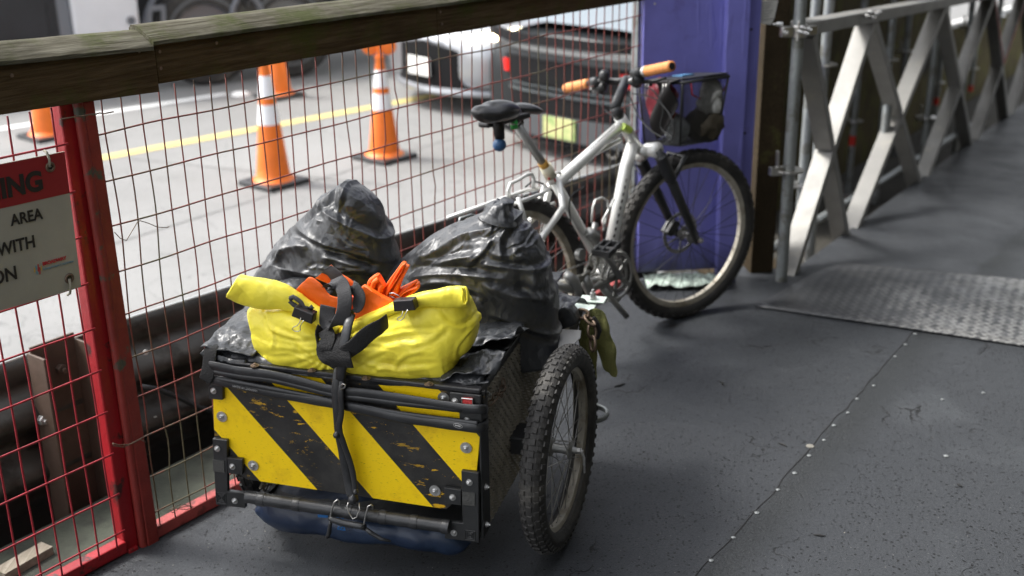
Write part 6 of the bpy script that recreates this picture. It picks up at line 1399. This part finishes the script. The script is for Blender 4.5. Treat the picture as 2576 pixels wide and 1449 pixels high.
def lump(name, lab, cat, c, r3, m, seed, F=Wf):
    b = MB(); vs = []; n = 26; k2 = 14
    b.grid(lambda u, v_: c+F.d(r3[0]*math.sin(math.pi*v_)*math.cos(2*math.pi*u), r3[1]*math.sin(math.pi*v_)*math.sin(2*math.pi*u), r3[2]*math.cos(math.pi*v_)), n*2, k2*2, closed_u=True)
    displace(b, lambda p: -(.012*noise.noise(p*18+V((seed, 0, 0)))+.007*ridged(p, 25, seed))); return tag(obj(name, b, m, None, smooth='all', origin=c), lab, cat, 'things stuffed in the bicycle basket')
cb = ce+dnv*.5
lump('pink_bag', 'red and pink patterned bag in the near side of the bicycle basket', 'bag', cb+Wf.d(-.06, -.05, .03), (.06, .05, .085), mat('red pink cloth', (.5, .03, .06), .6, col2=(.6, .3, .3), c2s=30, c2lo=.55, c2hi=.6), 1)
lump('orange_rag', 'orange cloth bundled low in the bicycle basket', 'cloth', cb+Wf.d(.0, -.075, -.01), (.035, .03, .08), mat('orange cloth', (.6, .1, .02), .7), 3)
lump('clear_bag', 'greyish clear plastic bag in the bicycle basket', 'plastic bag', cb+Wf.d(.03, -.05, -.06), (.05, .04, .055), mat('grey plastic film', (.3, .32, .33), .25, var=.4, vs=30, bump=.5, bs=60), 5)
lump('white_bag', 'white mesh bag in the far corner of the bicycle basket', 'bag', cb+Wf.d(.08, .07, .05), (.04, .05, .07), mat('white net', (.42, .42, .4), .7, var=.3, vs=60), 7)
lump('dark_bundle', 'dark brown bundle at the far side of the bicycle basket', 'bundle', cb+Wf.d(.06, .06, -.05), (.07, .07, .06), mat('brown cloth', (.05, .04, .025), .8), 9)
b = MB(); b.grid(lambda u, v_: RL.lerp(RR, .55+.42*u)+ey*(.02-.05*(v_ > .0))+V((0, 0, .012))+dnv*(.95*v_)*(1-.3*u)+ey*(.02*math.sin(v_*7+u*4)), 24, 30)
tag(obj('black_cloth', b, M_black, None, smooth='all', solid=.004, origin=RL), 'black cloth draped over the near rim of the bicycle basket', 'cloth')
b = MB(); b.prism([topc[0].lerp(topc[1], .3)+V((0, 0, .008)), topc[1]+V((0, 0, .008)), topc[2]+V((0, 0, .008)), topc[3].lerp(topc[2], .3)+V((0, 0, .008))], V((0, 0, .006)))
tag(obj('black_tray', b, M_blackpl, None, bevel=.002, origin=FR), 'flat black tray lying across the top of the bicycle basket', 'tray')
b = MB(); b.prism([topc[0].lerp(topc[1], .5).lerp(topc[3].lerp(topc[2], .5), t)+V((0, 0, .0145))+ex*s_ for t, s_ in ((.3, -.01), (.3, .05), (.55, .05), (.55, -.01))], V((0, 0, .005)))
tag(obj('blue_packet', b, mat('light blue packet', (.08, .2, .36), .4), None, origin=ce), 'small light blue packet on the black tray of the basket', 'packet')
for k, (px, py) in enumerate(((1592, 0), (1660, 0))):
    pass
for k, (t, lab) in enumerate(((.42, 'silver handled clip hanging on the basket rim nearer the grip'), (.82, 'silver handled clip hanging on the basket rim nearer the purple post'))):
    p = RL.lerp(RR, t)-ey*.035; rt = thing('basket_clip', lab, 'binder clip', Frame(p, 58), 'binder clips on the basket')
    b = MB(); b.beam(p-ex*.016+V((0, 0, 0)), p+ex*.016, .012, .02); obj('clip_body', b, M_black, rt, bevel=.002)
    wirepath([p-ex*.008-ey*.008, p-ex*.010+V((0, 0, -.045))-ey*.01, p-ex*.002+V((0, 0, -.06))-ey*.01, p+ex*.006+V((0, 0, -.045))-ey*.01, p+ex*.008-ey*.008], .0016, 'clip_handle', rt)
P = [FR+V((0, 0, -.02)), FR+V((0, 0, -.075))-ex*.04, FR+V((0, 0, -.09))-ex*.09-ey*.03, RR+V((0, 0, -.05))+ey*.05, RR+ey*.04]
b = MB(); b.tube(P, .0028, 7); tag(obj('red_cord', b, mat('red elastic', (.5, .04, .05), .6), smooth='all'), 'thin red elastic cord looped on the corner of the bicycle basket', 'cord')
